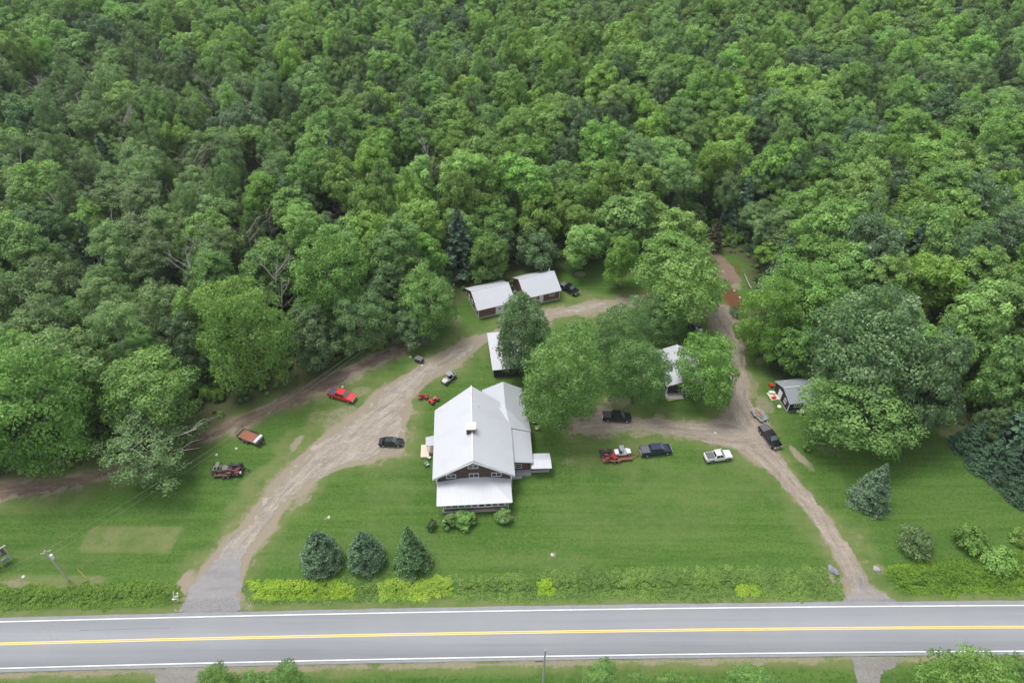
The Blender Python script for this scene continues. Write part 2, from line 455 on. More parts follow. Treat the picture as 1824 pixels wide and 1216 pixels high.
# ------------------------------------------------------------------ gravel, tracks, aprons
LINE_L = W([(376,1086),(420,985),(480,910),(560,825),(640,765),(700,720),(780,655),(850,615),(930,575),(1010,556),(1135,538),(1255,548)])
LINE_R = W([(1552,1080),(1530,1045),(1495,975),(1455,905),(1395,835),(1340,775),(1315,700),(1315,620),(1280,560),(1262,545)])
LINE_T = W([(-250,900),(0,874),(190,842),(370,774),(540,696),(700,630),(752,605)])
LINE_X = W([(1000,755),(1080,750),(1200,765),(1330,775)])
def along(X, Y, lines):
    bd = np.full(X.shape, 1e9); bu = np.zeros(X.shape); bs = np.zeros(X.shape); off = 0
    for ln in lines:
        s0 = off
        for (x1, y1), (x2, y2) in zip(ln[:-1], ln[1:]):
            ex, ey = x2 - x1, y2 - y1; L = math.hypot(ex, ey)
            t = np.clip(((X - x1) * ex + (Y - y1) * ey) / (L * L), 0, 1)
            d = np.hypot(X - x1 - t * ex, Y - y1 - t * ey)
            sg = np.sign(ex * (Y - y1) - ey * (X - x1))
            k = d < bd
            bd = np.where(k, d, bd); bu = np.where(k, d * sg, bu); bs = np.where(k, s0 + t * L, bs); s0 += L
        off += 500
    return bu, bs

def sheet(name, poly, m, lines=None, bias=0.0, cell=0.2, z=0.03, rough=0.9, fine=0.35, pad=1.0):
    xs = [p[0] for p in poly]; ys = [p[1] for p in poly]
    ax = np.arange(min(xs) - pad, max(xs) + pad, cell); ay = np.arange(min(ys) - pad, max(ys) + pad, cell)
    X, Y = np.meshgrid(ax, ay)
    cx, cy = X[:-1, :-1] + cell / 2, Y[:-1, :-1] + cell / 2
    s = sdf(cx, cy, poly) + fbm(cx, cy, 4, 5) * rough * 2 + fbm(cx, cy, 1.3, 8, 5) * fine * 2.4
    s = s - bias * np.clip((cy - 56) / 6, 0, 1)
    s = np.where(cy < road_n(cx) + 0.05, np.where(cy > road_s(cx) - 0.05, -1, s), s)
    keep = (s > 0).ravel()
    id_ = np.arange(X.size).reshape(X.shape)
    f = np.stack([id_[:-1, :-1], id_[:-1, 1:], id_[1:, 1:], id_[1:, :-1]], -1).reshape(-1, 4)[keep]
    used, inv = np.unique(f, return_inverse=True)
    v = np.stack([X.ravel(), Y.ravel(), ground_z(X.ravel(), Y.ravel()) + z], -1)[used]
    me = np_mesh(name, v, inv.reshape(-1, 4), [m])
    if lines:
        u_, s_ = along(v[:, 0], v[:, 1], lines)
        for an, av in (('across', u_), ('along', s_)):
            at = me.attributes.new(an, 'FLOAT', 'POINT'); at.data.foreach_set('value', av.astype(np.float32))
    o = link(bpy.data.objects.new(name, me)); tag(o, kind='structure')
    return o

def gravel_mat(name, c0, c1, c2, grey=None):
    m, nt, b = nmat(name)
    geo = nt.nodes.new('ShaderNodeNewGeometry'); pos = geo.outputs['Position']
    a = add_noise(nt, pos, .22, 5, .6); f = add_noise(nt, pos, 3.0, 8, .75)
    l = add_noise(nt, pos, .9, 4, .6, mapscale=(.25, 1, 1), rot=(0, 0, R(-42)))
    c = add_mix(nt, add_ramp(nt, a, .35, .65), c0, c1)
    c = add_mix(nt, add_math(nt, 'MULTIPLY', add_ramp(nt, l, .4, .7), vb=.6), c, c2)
    wet = add_noise(nt, pos, .5, 3, .6, mapscale=(.18, 1, 1), rot=(0, 0, R(-58)))
    c = add_mix(nt, add_math(nt, 'MULTIPLY', add_ramp(nt, wet, .5, .72), vb=.45), c, tuple(x * .68 for x in c0))
    mid_ = add_noise(nt, pos, 1.1, 5, .7)
    ua = nt.nodes.new('ShaderNodeAttribute'); ua.attribute_name = 'across'
    sa_ = nt.nodes.new('ShaderNodeAttribute'); sa_.attribute_name = 'along'
    cb = nt.nodes.new('ShaderNodeCombineXYZ')
    nt.links.new(ua.outputs['Fac'], cb.inputs[0]); nt.links.new(add_math(nt, 'MULTIPLY', sa_.outputs['Fac'], vb=.13), cb.inputs[1])
    rutn = add_noise(nt, cb.outputs[0], .9, 4, .65)
    c = add_mix(nt, add_math(nt, 'MULTIPLY', add_ramp(nt, rutn, .42, .64), vb=.75), c, tuple(x * .66 for x in c0))
    rut2 = add_noise(nt, cb.outputs[0], 2.2, 3, .6)
    c = add_mix(nt, add_math(nt, 'MULTIPLY', add_ramp(nt, rut2, .52, .7), vb=.6), c, tuple(min(1, x * 1.12) for x in c2))
    tuft = add_math(nt, 'MULTIPLY', add_ramp(nt, add_math(nt, 'ADD', mid_, rutn), 1.12, 1.25), vb=.6)
    c = add_mix(nt, tuft, c, (.15, .17, .07))
    c = add_mix(nt, add_math(nt, 'MULTIPLY', add_ramp(nt, mid_, .5, .75), vb=.4), c, c2)
    c = add_mix(nt, add_math(nt, 'MULTIPLY', add_ramp(nt, f, .45, .68), vb=.6), c, tuple(x * .5 for x in c0))
    f2 = add_noise(nt, pos, 1.7, 8, .8, mapscale=(1, 1.1, 1))
    c = add_mix(nt, add_math(nt, 'MULTIPLY', add_ramp(nt, f2, .54, .7), vb=.6), c, tuple(min(1, x * 1.25) for x in c2))
    if grey:      # the mouth of the drive is paved with weathered grey asphalt that breaks up into the gravel
        sp = nt.nodes.new('ShaderNodeSeparateXYZ'); nt.links.new(pos, sp.inputs[0])
        yy = add_math(nt, 'ADD', sp.outputs['Y'], add_math(nt, 'MULTIPLY', add_math(nt, 'ADD', a, mid_), vb=6.0))
        g0 = add_ramp(nt, yy, grey + 8.5, grey + 3.5)
        gc = add_mix(nt, mid_, (.21, .205, .21), (.32, .31, .31))
        gc = add_mix(nt, add_math(nt, 'MULTIPLY', add_ramp(nt, wet, .5, .7), vb=.5), gc, (.17, .165, .17))
        c = add_mix(nt, g0, c, gc)
    nt.links.new(c, b.inputs['Base Color'])
    b.inputs['Roughness'].default_value = .95; b.inputs['Specular IOR Level'].default_value = .2
    bp = nt.nodes.new('ShaderNodeBump'); bp.inputs['Strength'].default_value = .6; bp.inputs['Distance'].default_value = .08
    nt.links.new(f, bp.inputs['Height']); nt.links.new(bp.outputs[0], b.inputs['Normal'])
    return m
M['gravel'] = gravel_mat('gravel', (.30, .262, .218), (.365, .322, .272), (.435, .39, .335), grey=62.0)
M['gravel_r'] = gravel_mat('gravel_brown', (.28, .235, .19), (.34, .29, .24), (.40, .35, .30), grey=55.5)
M['track'] = gravel_mat('track_dirt', (.195, .14, .105), (.25, .18, .135), (.30, .24, .18))
M['apron'] = gravel_mat('apron_grey', (.24, .235, .24), (.28, .275, .28), (.33, .32, .315))
M['apron_b'] = gravel_mat('apron_stones', (.27, .26, .24), (.33, .31, .28), (.20, .20, .17))
sheet('driveway', POLY_DRIVE, M['gravel'], [LINE_L], 1.35, rough=1.1, fine=1.3)
sheet('driveway_right', POLY_DRIVE_R, M['gravel_r'], [LINE_R, LINE_X], .35, z=.026, rough=.7, fine=1.0)
sheet('dirt_track', POLY_TRACK, M['track'], [LINE_T], .25, rough=1.2, fine=1.2)
sheet('forest_track', POLY_TRACK_BACK, M['track'], rough=1.0, fine=.6)
sheet('path', POLY_SPUR, M['track'], rough=.8, fine=.5, z=.022)
sheet('paved_apron', POLY_APRON_L, M['apron'], z=.05, rough=.15, fine=.2)
sheet('paved_apron_right', POLY_APRON_R, M['apron'], z=.05, rough=.15, fine=.2)
sheet('gravel_shoulder', POLY_APRON_B, M['apron_b'], z=.04, rough=.8, fine=.6)
sheet('gravel_shoulder_left', POLY_APRON_BL, M['apron_b'], z=.04, rough=.8, fine=.6)

# road
def strip(name, f0, f1, z, m, x0=-420, x1=420, n=420, th=None):
    X = np.linspace(x0, x1, n)
    v = np.concatenate([np.stack([X, f0(X), X * 0 + z], -1), np.stack([X, f1(X), X * 0 + z], -1)])
    i = np.arange(n - 1); f = np.stack([i, i + 1, i + 1 + n, i + n], -1)
    if th:
        v = np.concatenate([v, v - [0, 0, th]])
        f = np.concatenate([f, np.stack([i + 2 * n, i + 2 * n + 1, i + 1, i], -1), np.stack([i + n, i + n + 1, i + 3 * n + 1, i + 3 * n], -1)])
    o = link(bpy.data.objects.new(name, np_mesh(name, v, f, [m]))); tag(o, kind='structure'); return o
def edge_wob(f, s, a=.10):
    return lambda x: f(x) + fbm(x, x * 0 + s, 3, s) * a * 2
m, nt, b = nmat('asphalt')
geo = nt.nodes.new('ShaderNodeNewGeometry'); pos = geo.outputs['Position']
lane = add_noise(nt, pos, .55, 3, .5, mapscale=(.012, 1, 1), rot=(0, 0, R(-1)))
blo = add_noise(nt, pos, .12, 4, .6); fin = add_noise(nt, pos, 5, 6, .7)
c = add_mix(nt, add_ramp(nt, lane, .35, .65), (.262, .275, .296), (.305, .315, .338))
c = add_mix(nt, add_math(nt, 'MULTIPLY', add_ramp(nt, blo, .4, .7), vb=.35), c, (.33, .335, .335))
c = add_mix(nt, add_math(nt, 'MULTIPLY', add_ramp(nt, fin, .4, .9), vb=.35), c, (.23, .235, .245))
whl = add_noise(nt, pos, 1.3, 3, .6, mapscale=(.02, 1, 1), rot=(0, 0, R(-1)))
c = add_mix(nt, add_math(nt, 'MULTIPLY', add_ramp(nt, whl, .5, .68), vb=.28), c, (.21, .215, .23))
vor = nt.nodes.new('ShaderNodeTexVoronoi'); vor.feature = 'DISTANCE_TO_EDGE'; vor.inputs['Scale'].default_value = .16
mpv = nt.nodes.new('ShaderNodeMapping'); mpv.inputs['Scale'].default_value = (.5, 1.3, 1)
wob = nt.nodes.new('ShaderNodeMix'); wob.data_type = 'RGBA'; wob.inputs[0].default_value = .35
nt.links.new(pos, wob.inputs[6]); tn = nt.nodes.new('ShaderNodeTexNoise'); tn.inputs['Scale'].default_value = .7; nt.links.new(pos, tn.inputs['Vector']); sc = nt.nodes.new('ShaderNodeVectorMath'); sc.operation = 'MULTIPLY_ADD'
sc.inputs[1].default_value = (3, 3, 3); nt.links.new(tn.outputs['Color'], sc.inputs[0]); nt.links.new(pos, sc.inputs[2]); nt.links.new(sc.outputs[0], mpv.inputs['Vector']); nt.links.new(mpv.outputs[0], vor.inputs['Vector'])
crk = add_math(nt, 'MULTIPLY', add_math(nt, 'LESS_THAN', vor.outputs['Distance'], vb=.006), add_ramp(nt, blo, .57, .7))
c = add_mix(nt, add_math(nt, 'MULTIPLY', crk, vb=.4), c, (.12, .12, .125))
nt.links.new(c, b.inputs['Base Color']); b.inputs['Roughness'].default_value = .85; b.inputs['Specular IOR Level'].default_value = .3
M['asphalt'] = m
M['seam'] = mat('tar_seam', (.17, .17, .18), .7, var=.2, scale=2)
M['shoulder'] = mat('shoulder_asphalt', (.25, .255, .27), .9, var=.2, scale=.8)
def paint(name, col, wear):
    m, nt, b = nmat(name)
    geo = nt.nodes.new('ShaderNodeNewGeometry')
    f = add_noise(nt, geo.outputs['Position'], 1.6, 5, .7)
    nt.links.new(add_mix(nt, add_math(nt, 'MULTIPLY', add_ramp(nt, f, .5, .85), vb=wear), col, (.4, .4, .4)), b.inputs['Base Color'])
    b.inputs['Roughness'].default_value = .6
    return m
M['white_paint'] = paint('white_paint', (.82, .83, .85), .6)
M['yellow_paint'] = paint('yellow_paint', (.80, .60, .15), .55)
strip('road', edge_wob(road_s, 3, .06), edge_wob(road_n, 9, .10), .08, M['asphalt'], n=1400, th=.2)
# paved shoulders a shade apart from the lanes
strip('road_shoulder', lambda x: yel(x) + 3.62, edge_wob(lambda x: road_n(x) - .06, 9, .05), .0835, M['shoulder'], n=1400)
strip('road_shoulder', edge_wob(lambda x: road_s(x) + .05, 3, .04), lambda x: yel(x) - 3.8, .0835, M['shoulder'], n=1400)
for s, e in ((3.42, 1), (-3.62, 2)):
    strip('road_edge_line', lambda x, s=s: yel(x) + s - .075, lambda x, s=s: yel(x) + s + .075, .084, M['white_paint'])
for s in (-.125, .125):
    strip('road_centre_line', lambda x, s=s: yel(x) + s - .075, lambda x, s=s: yel(x) + s + .075, .084, M['yellow_paint'])
strip('road_tar_seam', lambda x: yel(x) + 1.72, lambda x: yel(x) + 1.80, .0835, M['seam'], x0=P(145, 1116)[0], x1=P(305, 1113)[0], n=12)
#__PART2__
# ------------------------------------------------------------------ tree prototypes (meshes only)
def crown_leaves(seed, nl, per, Rr=6.0, V=6.0, leaf=0.42, lobe=(.26, .40), low=-.55, lump=.22, up=.35, scatter=.15, inner=.55, sep=.50):
    """broadleaf crown centred on the origin: many leafy boughs spread through an uneven envelope"""
    g = np.random.default_rng(seed)
    C, N, S, T = [], [], [], []
    ph = g.uniform(0, 6.28, 4)
    k = 0; cents = []
    tries = 0
    while k < nl and tries < nl * 60:
        tries += 1
        d = unit(g, 1)[0]
        if d[2] < low: continue
        az = math.atan2(d[1], d[0])
        env = 1 + lump * (math.sin(2 * az + ph[0]) * .5 + math.sin(3 * az + ph[1]) * .35 + math.sin(5 * az + ph[2] + 3 * d[2]) * .35 + math.sin(4 * d[2] + ph[3] + az) * .4)
        rr = g.uniform(inner, .86) * env
        if d[2] < 0: rr *= 1 - .15 * abs(d[2])
        c = d * np.array([Rr, Rr, V]) * rr
        r = g.uniform(*lobe) * Rr * (1 - .15 * max(d[2], 0)) * (1.25 if g.random() < .18 else 1)
        if any(np.linalg.norm(c - q) < sep * (r + s) for q, s in cents): continue
        cents.append((c, r)); k += 1
    for c, r in cents:
        n = int(per * (r / (Rr * .33)) ** 2)
        d = unit(g, n)
        out = c / (np.linalg.norm(c) + 1e-6)
        d = d + out * .35 + np.array([0, 0, .7]); d /= np.linalg.norm(d, axis=1, keepdims=True)
        bump = 1 + .22 * np.sin(d[:, 0] * 7 + c[0]) * np.sin(d[:, 1] * 7 + c[1]) + .12 * g.normal(size=n)
        p = c + d * (r * bump * g.uniform(1 - scatter * 1.6, 1.0, n))[:, None] * np.array([1, 1, .68])
        nn = d * .95 + g.normal(size=(n, 3)) * .42 + np.array([0, 0, up * .6])
        C.append(p); N.append(nn); S.append(leaf * g.uniform(.65, 1.25, n)); T.append(np.clip(g.normal(.5, .17, n) + g.normal(0, .15), 0, 1))
    Ca = np.concatenate(C)
    ex = np.percentile(np.hypot(Ca[:, 0], Ca[:, 1]), 94.5) / Rr; ez = np.percentile(np.abs(Ca[:, 2]), 96) / V
    Ca = Ca / np.array([ex, ex, ez])
    return leaves(Ca, np.concatenate(N), np.concatenate(S), np.concatenate(T), g=g), cents

def make_broad(name, seed, matname, limbs=True, **kw):
    (v, f, t), cents = crown_leaves(seed, **kw)
    return np_mesh(name, v, f, [M[matname]], {'tint': t})

def trunk_mesh(name, seed, m='bark', h=12.0, r=.28, limbs=7, lean=.3, spread=3.5, fine=0):
    """trunk from the ground to z=h with tapering limbs"""
    g = random.Random(seed)
    mb = MB()
    pts = [(0, 0, -.4), (0, 0, .3)] ; rad = [r * 1.5, r * 1.1]
    x = y = 0
    for i in range(1, 6):
        x += g.uniform(-lean, lean); y += g.uniform(-lean, lean)
        pts.append((x, y, h * i / 5)); rad.append(r * (1 - .16 * i))
    mb.tube(pts, rad, 7)
    for k in range(limbs):
        t = g.uniform(.35, .95); i = min(4, int(t * 5)); a = Vector(pts[1 + i]).lerp(Vector(pts[2 + i]), t * 5 - i)
        az = g.uniform(0, 6.28); L = spread * g.uniform(.6, 1.1)
        q = a + Vector((math.cos(az) * L * .5, math.sin(az) * L * .5, L * .45))
        e = a + Vector((math.cos(az) * L, math.sin(az) * L, L * .95))
        mb.tube([a, q, e], [r * .45, r * .3, r * .1], 5)
        for j in range(fine):
            az2 = az + g.uniform(-1.2, 1.2); l2 = L * g.uniform(.35, .7); s = q.lerp(e, g.random())
            mb.tube([s, s + Vector((math.cos(az2) * l2 * .5, math.sin(az2) * l2 * .5, l2 * g.uniform(.1, .5))), s + Vector((math.cos(az2) * l2, math.sin(az2) * l2, l2 * g.uniform(.0, .6)))], [r * .16, r * .1, r * .04], 4)
    return mb.mesh(name, m, 60)

def conifer(name, seed, matname, H=12.0, Rb=2.6, nb=230, per=34, size=.26, droop=.25, shape=1.0, base=.3):
    g = np.random.default_rng(seed)
    C, N, S, T = [], [], [], []
    for i in range(nb):
        t = ((i + g.random()) / nb) ** .92
        z = base + (H - base) * t
        prof = (1 - t) ** shape if shape >= 1 else (1 - t ** (1 / shape))
        L = Rb * prof * g.uniform(.82, 1.08) + .12
        az = g.uniform(0, 6.283)
        n = max(8, int(per * (.35 + L / Rb)))
        s = g.uniform(.25, 1, n) ** .7
        w = g.normal(0, .115, n) * L * s * 1.0
        x = s * L
        zz = z - droop * L * s + .18 * L * s ** 3 + g.normal(0, .07, n) + abs(w) * -.3
        ca, sa = math.cos(az), math.sin(az)
        p = np.stack([x * ca - w * sa, x * sa + w * ca, zz], -1)
        out = np.array([ca, sa, .55])
        C.append(p); N.append(out * .7 + g.normal(size=(n, 3)) * .5)
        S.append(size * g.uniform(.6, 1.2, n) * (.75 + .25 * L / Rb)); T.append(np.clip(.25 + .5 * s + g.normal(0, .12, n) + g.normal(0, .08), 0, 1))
    v, f, t = leaves(np.concatenate(C), np.concatenate(N), np.concatenate(S), np.concatenate(T), asp=.5, g=g)
    return np_mesh(name, v, f, [M[matname]], {'tint': t})

def join_np(name, meshes):
    """one mesh out of several, keeping materials and tint"""
    V, F, Tn, MI, mats = [], [], [], [], []
    off = 0
    for me in meshes:
        n = len(me.vertices); co = np.empty(n * 3, np.float32); me.vertices.foreach_get('co', co)
        V.append(co.reshape(-1, 3))
        me.calc_loop_triangles(); tr = np.empty(len(me.loop_triangles) * 3, np.int32); me.loop_triangles.foreach_get('vertices', tr)
        quad = all(p.loop_total == 4 for p in me.polygons[:1]) and 'tint' in me.attributes
        if quad:
            li = np.empty(len(me.loops), np.int32); me.loops.foreach_get('vertex_index', li); q = li.reshape(-1, 4)
            tt = np.empty(len(me.polygons), np.float32); me.attributes['tint'].data.foreach_get('value', tt)
        else:
            t3 = tr.reshape(-1, 3); q = np.concatenate([t3, t3[:, 2:3]], 1); tt = np.full(len(t3), .5, np.float32)
        if not quad:
            # keep triangles as thin quads would be invalid: split last vertex
            extra = np.arange(len(q)) + n
            V[-1] = np.concatenate([V[-1], V[-1][q[:, 2]]]); q = np.concatenate([q[:, :3], extra[:, None]], 1); n += len(q)
        F.append(q + off); Tn.append(tt); off += n
        mi = len(mats); mats.append(me.materials[0]); MI.append(np.full(len(q), mi))
    return np_mesh(name, np.concatenate(V), np.concatenate(F), mats, {'tint': np.concatenate(Tn)}, np.concatenate(MI))

# crowns: radius 6, half-height 6, centred on the origin
CR = {'mid': [], 'bright': [], 'grey': [], 'silver': [], 'dark': []}
for i in range(4): CR['mid'].append(make_broad('crown_mid', 100 + i, 'leaf_mid', nl=70, per=330, V=6, leaf=.235, lobe=(.19,.33), lump=.4))
for i in range(3): CR['bright'].append(make_broad('crown_bright', 200 + i, 'leaf_bright', nl=68, per=330, V=6.0, leaf=.235, lobe=(.19,.34), lump=.4))
for i in range(3): CR['grey'].append(make_broad('crown_grey', 300 + i, 'leaf_grey', nl=62, per=260, V=6, leaf=.21, scatter=.3, lump=.45, lobe=(.19, .34), inner=.4))
for i in range(2): CR['silver'].append(make_broad('crown_silver', 400 + i, 'leaf_silver', nl=70, per=340, V=6, leaf=.22, lobe=(.18,.32), lump=.35))
for i in range(2): CR['dark'].append(make_broad('crown_dark', 500 + i, 'leaf_dark', nl=62, per=320, V=6, leaf=.235, lobe=(.19,.34), lump=.4))
BIG = {'mid': [make_broad('large_crown_mid', 600 + i, 'lawn_leaf_mid', nl=95, per=430, V=6, leaf=.175, lobe=(.18, .33), lump=.2, low=-.8, sep=.64, up=.2) for i in range(3)],
       'bright': [make_broad('large_crown_bright', 610 + i, 'lawn_leaf_bright', nl=95, per=430, V=6, leaf=.175, lobe=(.18, .34), lump=.2, low=-.8, sep=.64, up=.2) for i in range(2)],
       'dark': [make_broad('large_crown_dark', 615 + i, 'lawn_leaf_dark', nl=95, per=430, V=6, leaf=.175, lobe=(.18, .33), lump=.22, low=-.8, sep=.64, up=.2) for i in range(2)],
       'silver': [make_broad('large_crown_silver', 620 + i, 'lawn_leaf_silver', nl=125, per=430, V=6, leaf=.18, lobe=(.18, .30), lump=.16, low=-.85, sep=.50) for i in range(2)],
       'grey': [make_broad('large_crown_grey', 630, 'lawn_leaf_grey', nl=90, per=340, V=6, leaf=.155, lobe=(.17, .30), lump=.4, scatter=.4, inner=.4, low=-.8)]}
TR = [trunk_mesh('trunk', 10 + i, 'bark', spread=4.0) for i in range(3)]
TRP = [trunk_mesh('pale_trunk', 20 + i, 'bark_pale', r=.2, lean=.6, limbs=9, spread=4.6, fine=2) for i in range(3)]
DEAD = [trunk_mesh('dead_branches', 40 + i, 'deadwood', h=13, r=.17, lean=.5, limbs=12, spread=3.2, fine=5) for i in range(3)]
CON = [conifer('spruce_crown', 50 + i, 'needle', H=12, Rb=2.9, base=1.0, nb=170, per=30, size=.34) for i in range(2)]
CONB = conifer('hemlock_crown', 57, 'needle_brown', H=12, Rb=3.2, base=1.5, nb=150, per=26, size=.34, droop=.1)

def tree_root(name, label, cat, x, y, group=None):
    t = thing(name, label, cat, (x, y, gz(x, y)), rnd.uniform(0, 360), group)
    return t

def put_tree(x, y, rad, half, zc, kind, label, group=None, big=False, trunk=None, name=None, seed=None):
    """a broadleaf tree: crown of radius rad and half-height half centred at height zc"""
    rr = random.Random(seed) if seed is not None else rnd
    t = tree_root(name or 'broadleaf_tree', label, 'tree', x, y, group)
    lib = BIG if big else CR
    c = link(bpy.data.objects.new('crown', rr.choice(lib[kind])), t)
    c.location = (0, 0, zc); c.scale = (rad / 6 * rr.uniform(.94, 1.06), rad / 6 * rr.uniform(.94, 1.06), half / 6)
    tm = rr.choice(TRP if kind in ('grey',) else TR) if trunk is None else trunk
    k = link(bpy.data.objects.new('trunk', tm), t)
    s = rad / 6; k.scale = (s, s, (zc + half * .35) / 12)
    return t

def from_photo(cx, cy, wpx, hpx, bottom=2.0, z0=0.0):
    """crown seen in the photograph -> base x,y, radius, half height, centre height"""
    zc = 9.0
    for _ in range(8):
        v = (cy - 608) / 1216.0
        dep = (CAM_H - zc) / (SIN + v * COS)
        phi = TILT + math.atan(v)
        Rr = wpx / 2 / 1216 * dep
        hv = hpx / 2 / 1216 * dep
        V2 = max((hv ** 2 - (Rr * math.sin(phi)) ** 2), 0) / math.cos(phi) ** 2
        V = min(max(math.sqrt(V2), .62 * Rr), 1.7 * Rr)
        zc = min(V * .92 + bottom, 17)
    x, y = P(cx, cy, zc)
    return x, y, Rr, V, zc

placed = []
SPECIAL = [
 # cx, cy, w, h, kind, big, label, group
 (931, 600, 98, 134, 'silver', 1, 'dark green tree with silvery leaf undersides beside the low cabin behind the lodge', 2.5),
 (1004, 685, 158, 174, 'mid', 1, 'broad dense maple on the lawn against the right side of the lodge', 2.0),
 (1110, 602, 104, 118, 'dark', 1, 'rounded lawn maple standing just behind the broad maple next to the lodge', 2.0),
 (1134, 668, 112, 118, 'dark', 1, 'leafy tree shading the black crew cab pickup, left of the grey roofed cabin', 1.5),
 (1213, 500, 176, 146, 'bright', 1, 'wide spreading bright green maple where the gravel lane bends behind the cabins', 2.5),
 (1178, 568, 92, 80, 'dark', 1, 'lower darker tree tucked under the wide spreading bright maple', 1.0),
 (1258, 660, 122, 122, 'mid', 1, 'round tree overhanging the right half of the grey roofed cabin', 1.5),
 (1545, 625, 186, 190, 'silver', 1, 'huge tree with silvery wind-blown top behind the small dark shed', 5.0),
 (1530, 735, 190, 165, 'mid', 1, 'broad low maple crown reaching over the lawn right of the small dark shed', 1.5),
 (1106, 470, 62, 88, 'mid', 0, 'small dark round tree at the back of the lawn, left of the wide bright maple', 1.0),
 (440, 612, 150, 196, 'bright', 1, 'tall bright green maple at the forest edge above the red pickup', 1.0),
 (262, 700, 180, 160, 'bright', 1, 'rounded bright green maple above the empty flatbed trailer', 3.0),
 (270, 785, 190, 160, 'grey', 1, 'drooping grey-green tree with a bare leaning trunk by the loaded trailers', 1.0),
 (60, 745, 190, 226, 'mid', 1, 'massive maple at the left edge of the photograph above the dirt track', 1.0),
 (1362, 570, 112, 130, 'bright', 1, 'bright green tree overhanging the track beside the red soil patch', 1.5),
 (1412, 628, 80, 90, 'mid', 0, 'dense tree directly behind the small dark shed', 1.0),
 (762, 545, 106, 116, 'mid', 1, 'bushy tree left of the left garage, wrapped round the service pole', 1.0),
 (735, 585, 78, 70, 'dark', 0, 'low dark bushy tree at the mouth of the footpath into the woods', .5),
 (590, 505, 140, 160, 'mid', 1, 'tall clumpy maple standing above the bench at the wood edge', 2.0),
 (640, 580, 110, 110, 'dark', 1, 'dense low maple just behind the bench', .5),
 (560, 605, 110, 110, 'dark', 0, 'dark low tree between the bench and the tall bright edge maple', .5),
 (480, 500, 110, 110, 'mid', 0, 'mid green rounded tree behind the tall bright edge maple', 2.0),
 (668, 400, 92, 120, 'bright', 0, 'pale green twin-domed maple inside the wood, above the bench', 3.0),
 (740, 378, 72, 132, 'bright', 0, 'narrow pale green maple next to the twin-domed maple', 3.0),
 (815, 372, 74, 116, 'bright', 0, 'narrow bright maple above the left garage', 3.0),
 (1180, 405, 120, 84, 'bright', 0, 'light green clumpy maple above the wide spreading lawn maple', 2.0),
 (1440, 540, 150, 130, 'mid', 1, 'broad maple between the forest track and the huge silvery tree', 3.0),
 (1655, 700, 130, 190, 'dark', 0, 'deep green tree right of the huge silvery tree', 1.0),
 (1730, 590, 130, 140, 'mid', 0, 'maple behind the spruce row at the right wood edge', 3.0),
 (1640, 520, 120, 120, 'bright', 0, 'light green maple above the huge silvery tree', 3.0),
 (1790, 690, 110, 140, 'mid', 0, 'bushy maple just above the dark spruce row', 2.0),
 (560, 560, 80, 80, 'mid', 0, 'low rounded tree between the clumpy maple and the bright edge maple', 1.0),
 (150, 640, 110, 110, 'mid', 0, 'maple between the massive left maple and the drooping grey tree', 3.0),
 (340, 620, 90, 110, 'dark', 0, 'dark tree left of the tall bright edge maple', 2.0),
 (870, 460, 90, 90, 'mid', 0, 'bushy tree directly behind the left garage', 1.0),
 (955, 445, 90, 80, 'dark', 0, 'dark bushy tree directly behind the right garage', 1.0),
 (1040, 440, 90, 84, 'mid', 0, 'bushy tree behind the parked black pickup by the garages', 1.0),
 (30, 560, 130, 130, 'grey', 0, 'grey-green ash behind the massive left maple', 4.0),
 (95, 530, 110, 110, 'grey', 0, 'pale grey-green aspen with forked white trunk at the left', 4.0),
 (290, 555, 110, 110, 'grey', 0, 'thin grey-green aspen with whitish branches above the bright rounded maple', 4.0),
]
for i, (cx, cy, w, h, kind, big, lab, bot) in enumerate(SPECIAL):
    x, y, Rr, V, zc = from_photo(cx, cy, w, h, bot)
    put_tree(x, y, Rr, V, zc, kind, lab, None, bool(big), seed=1000 + i)
    placed.append((x, y, Rr * .8))

# trees and bushes south of the road: only their tops reach into the picture
SOUTH = [(386, 1209, 74, 74, 'bright', 'bright green treetop at the bottom edge, beside the left gravel shoulder', 'treetop'),
 (452, 1210, 56, 56, 'mid', 'grey-green treetop at the bottom edge, between two other treetops on the left', ''),
 (505, 1216, 84, 84, 'mid', 'pale domed treetop at the bottom edge, rightmost of the three on the left', ''),
 (1070, 1200, 70, 70, 'mid', 'domed treetop at the bottom edge just right of the utility pole', ''),
 (1140, 1203, 40, 40, 'bright', 'small bright treetop at the bottom edge between the domed treetop and the next', ''),
 (1200, 1206, 54, 54, 'bright', 'low bright treetop at the bottom edge, left of the round one near the gravel shoulder', ''),
 (1345, 1213, 84, 84, 'mid', 'round green treetop at the bottom edge, left of the right gravel shoulder', ''),
 (1722, 1221, 166, 166, 'bright', 'large bright maple at the bottom right overlapping the road edge line', ''),
 (1810, 1192, 84, 84, 'bright', 'maple cut by the bottom right corner of the photograph', ''),
 (1240, 1210, 36, 36, 'mid', 'tiny treetop at the bottom edge beside the low bright treetop', ''),
 (20, 1228, 56, 56, 'mid', 'treetop just showing at the bottom left corner', '')]
for i, (cx, cy, w, h, kind, lab, _) in enumerate(SOUTH):
    zc = 7.0 if w < 100 else 9.0
    x, y = P(cx, cy + 8, zc)
    rad = w / 2 / 1216 * (CAM_H - zc) / (SIN + (cy - 608) / 1216 * COS)
    put_tree(x, y, rad, rad * 1.0, zc, kind, lab, None, True, seed=3000 + i)

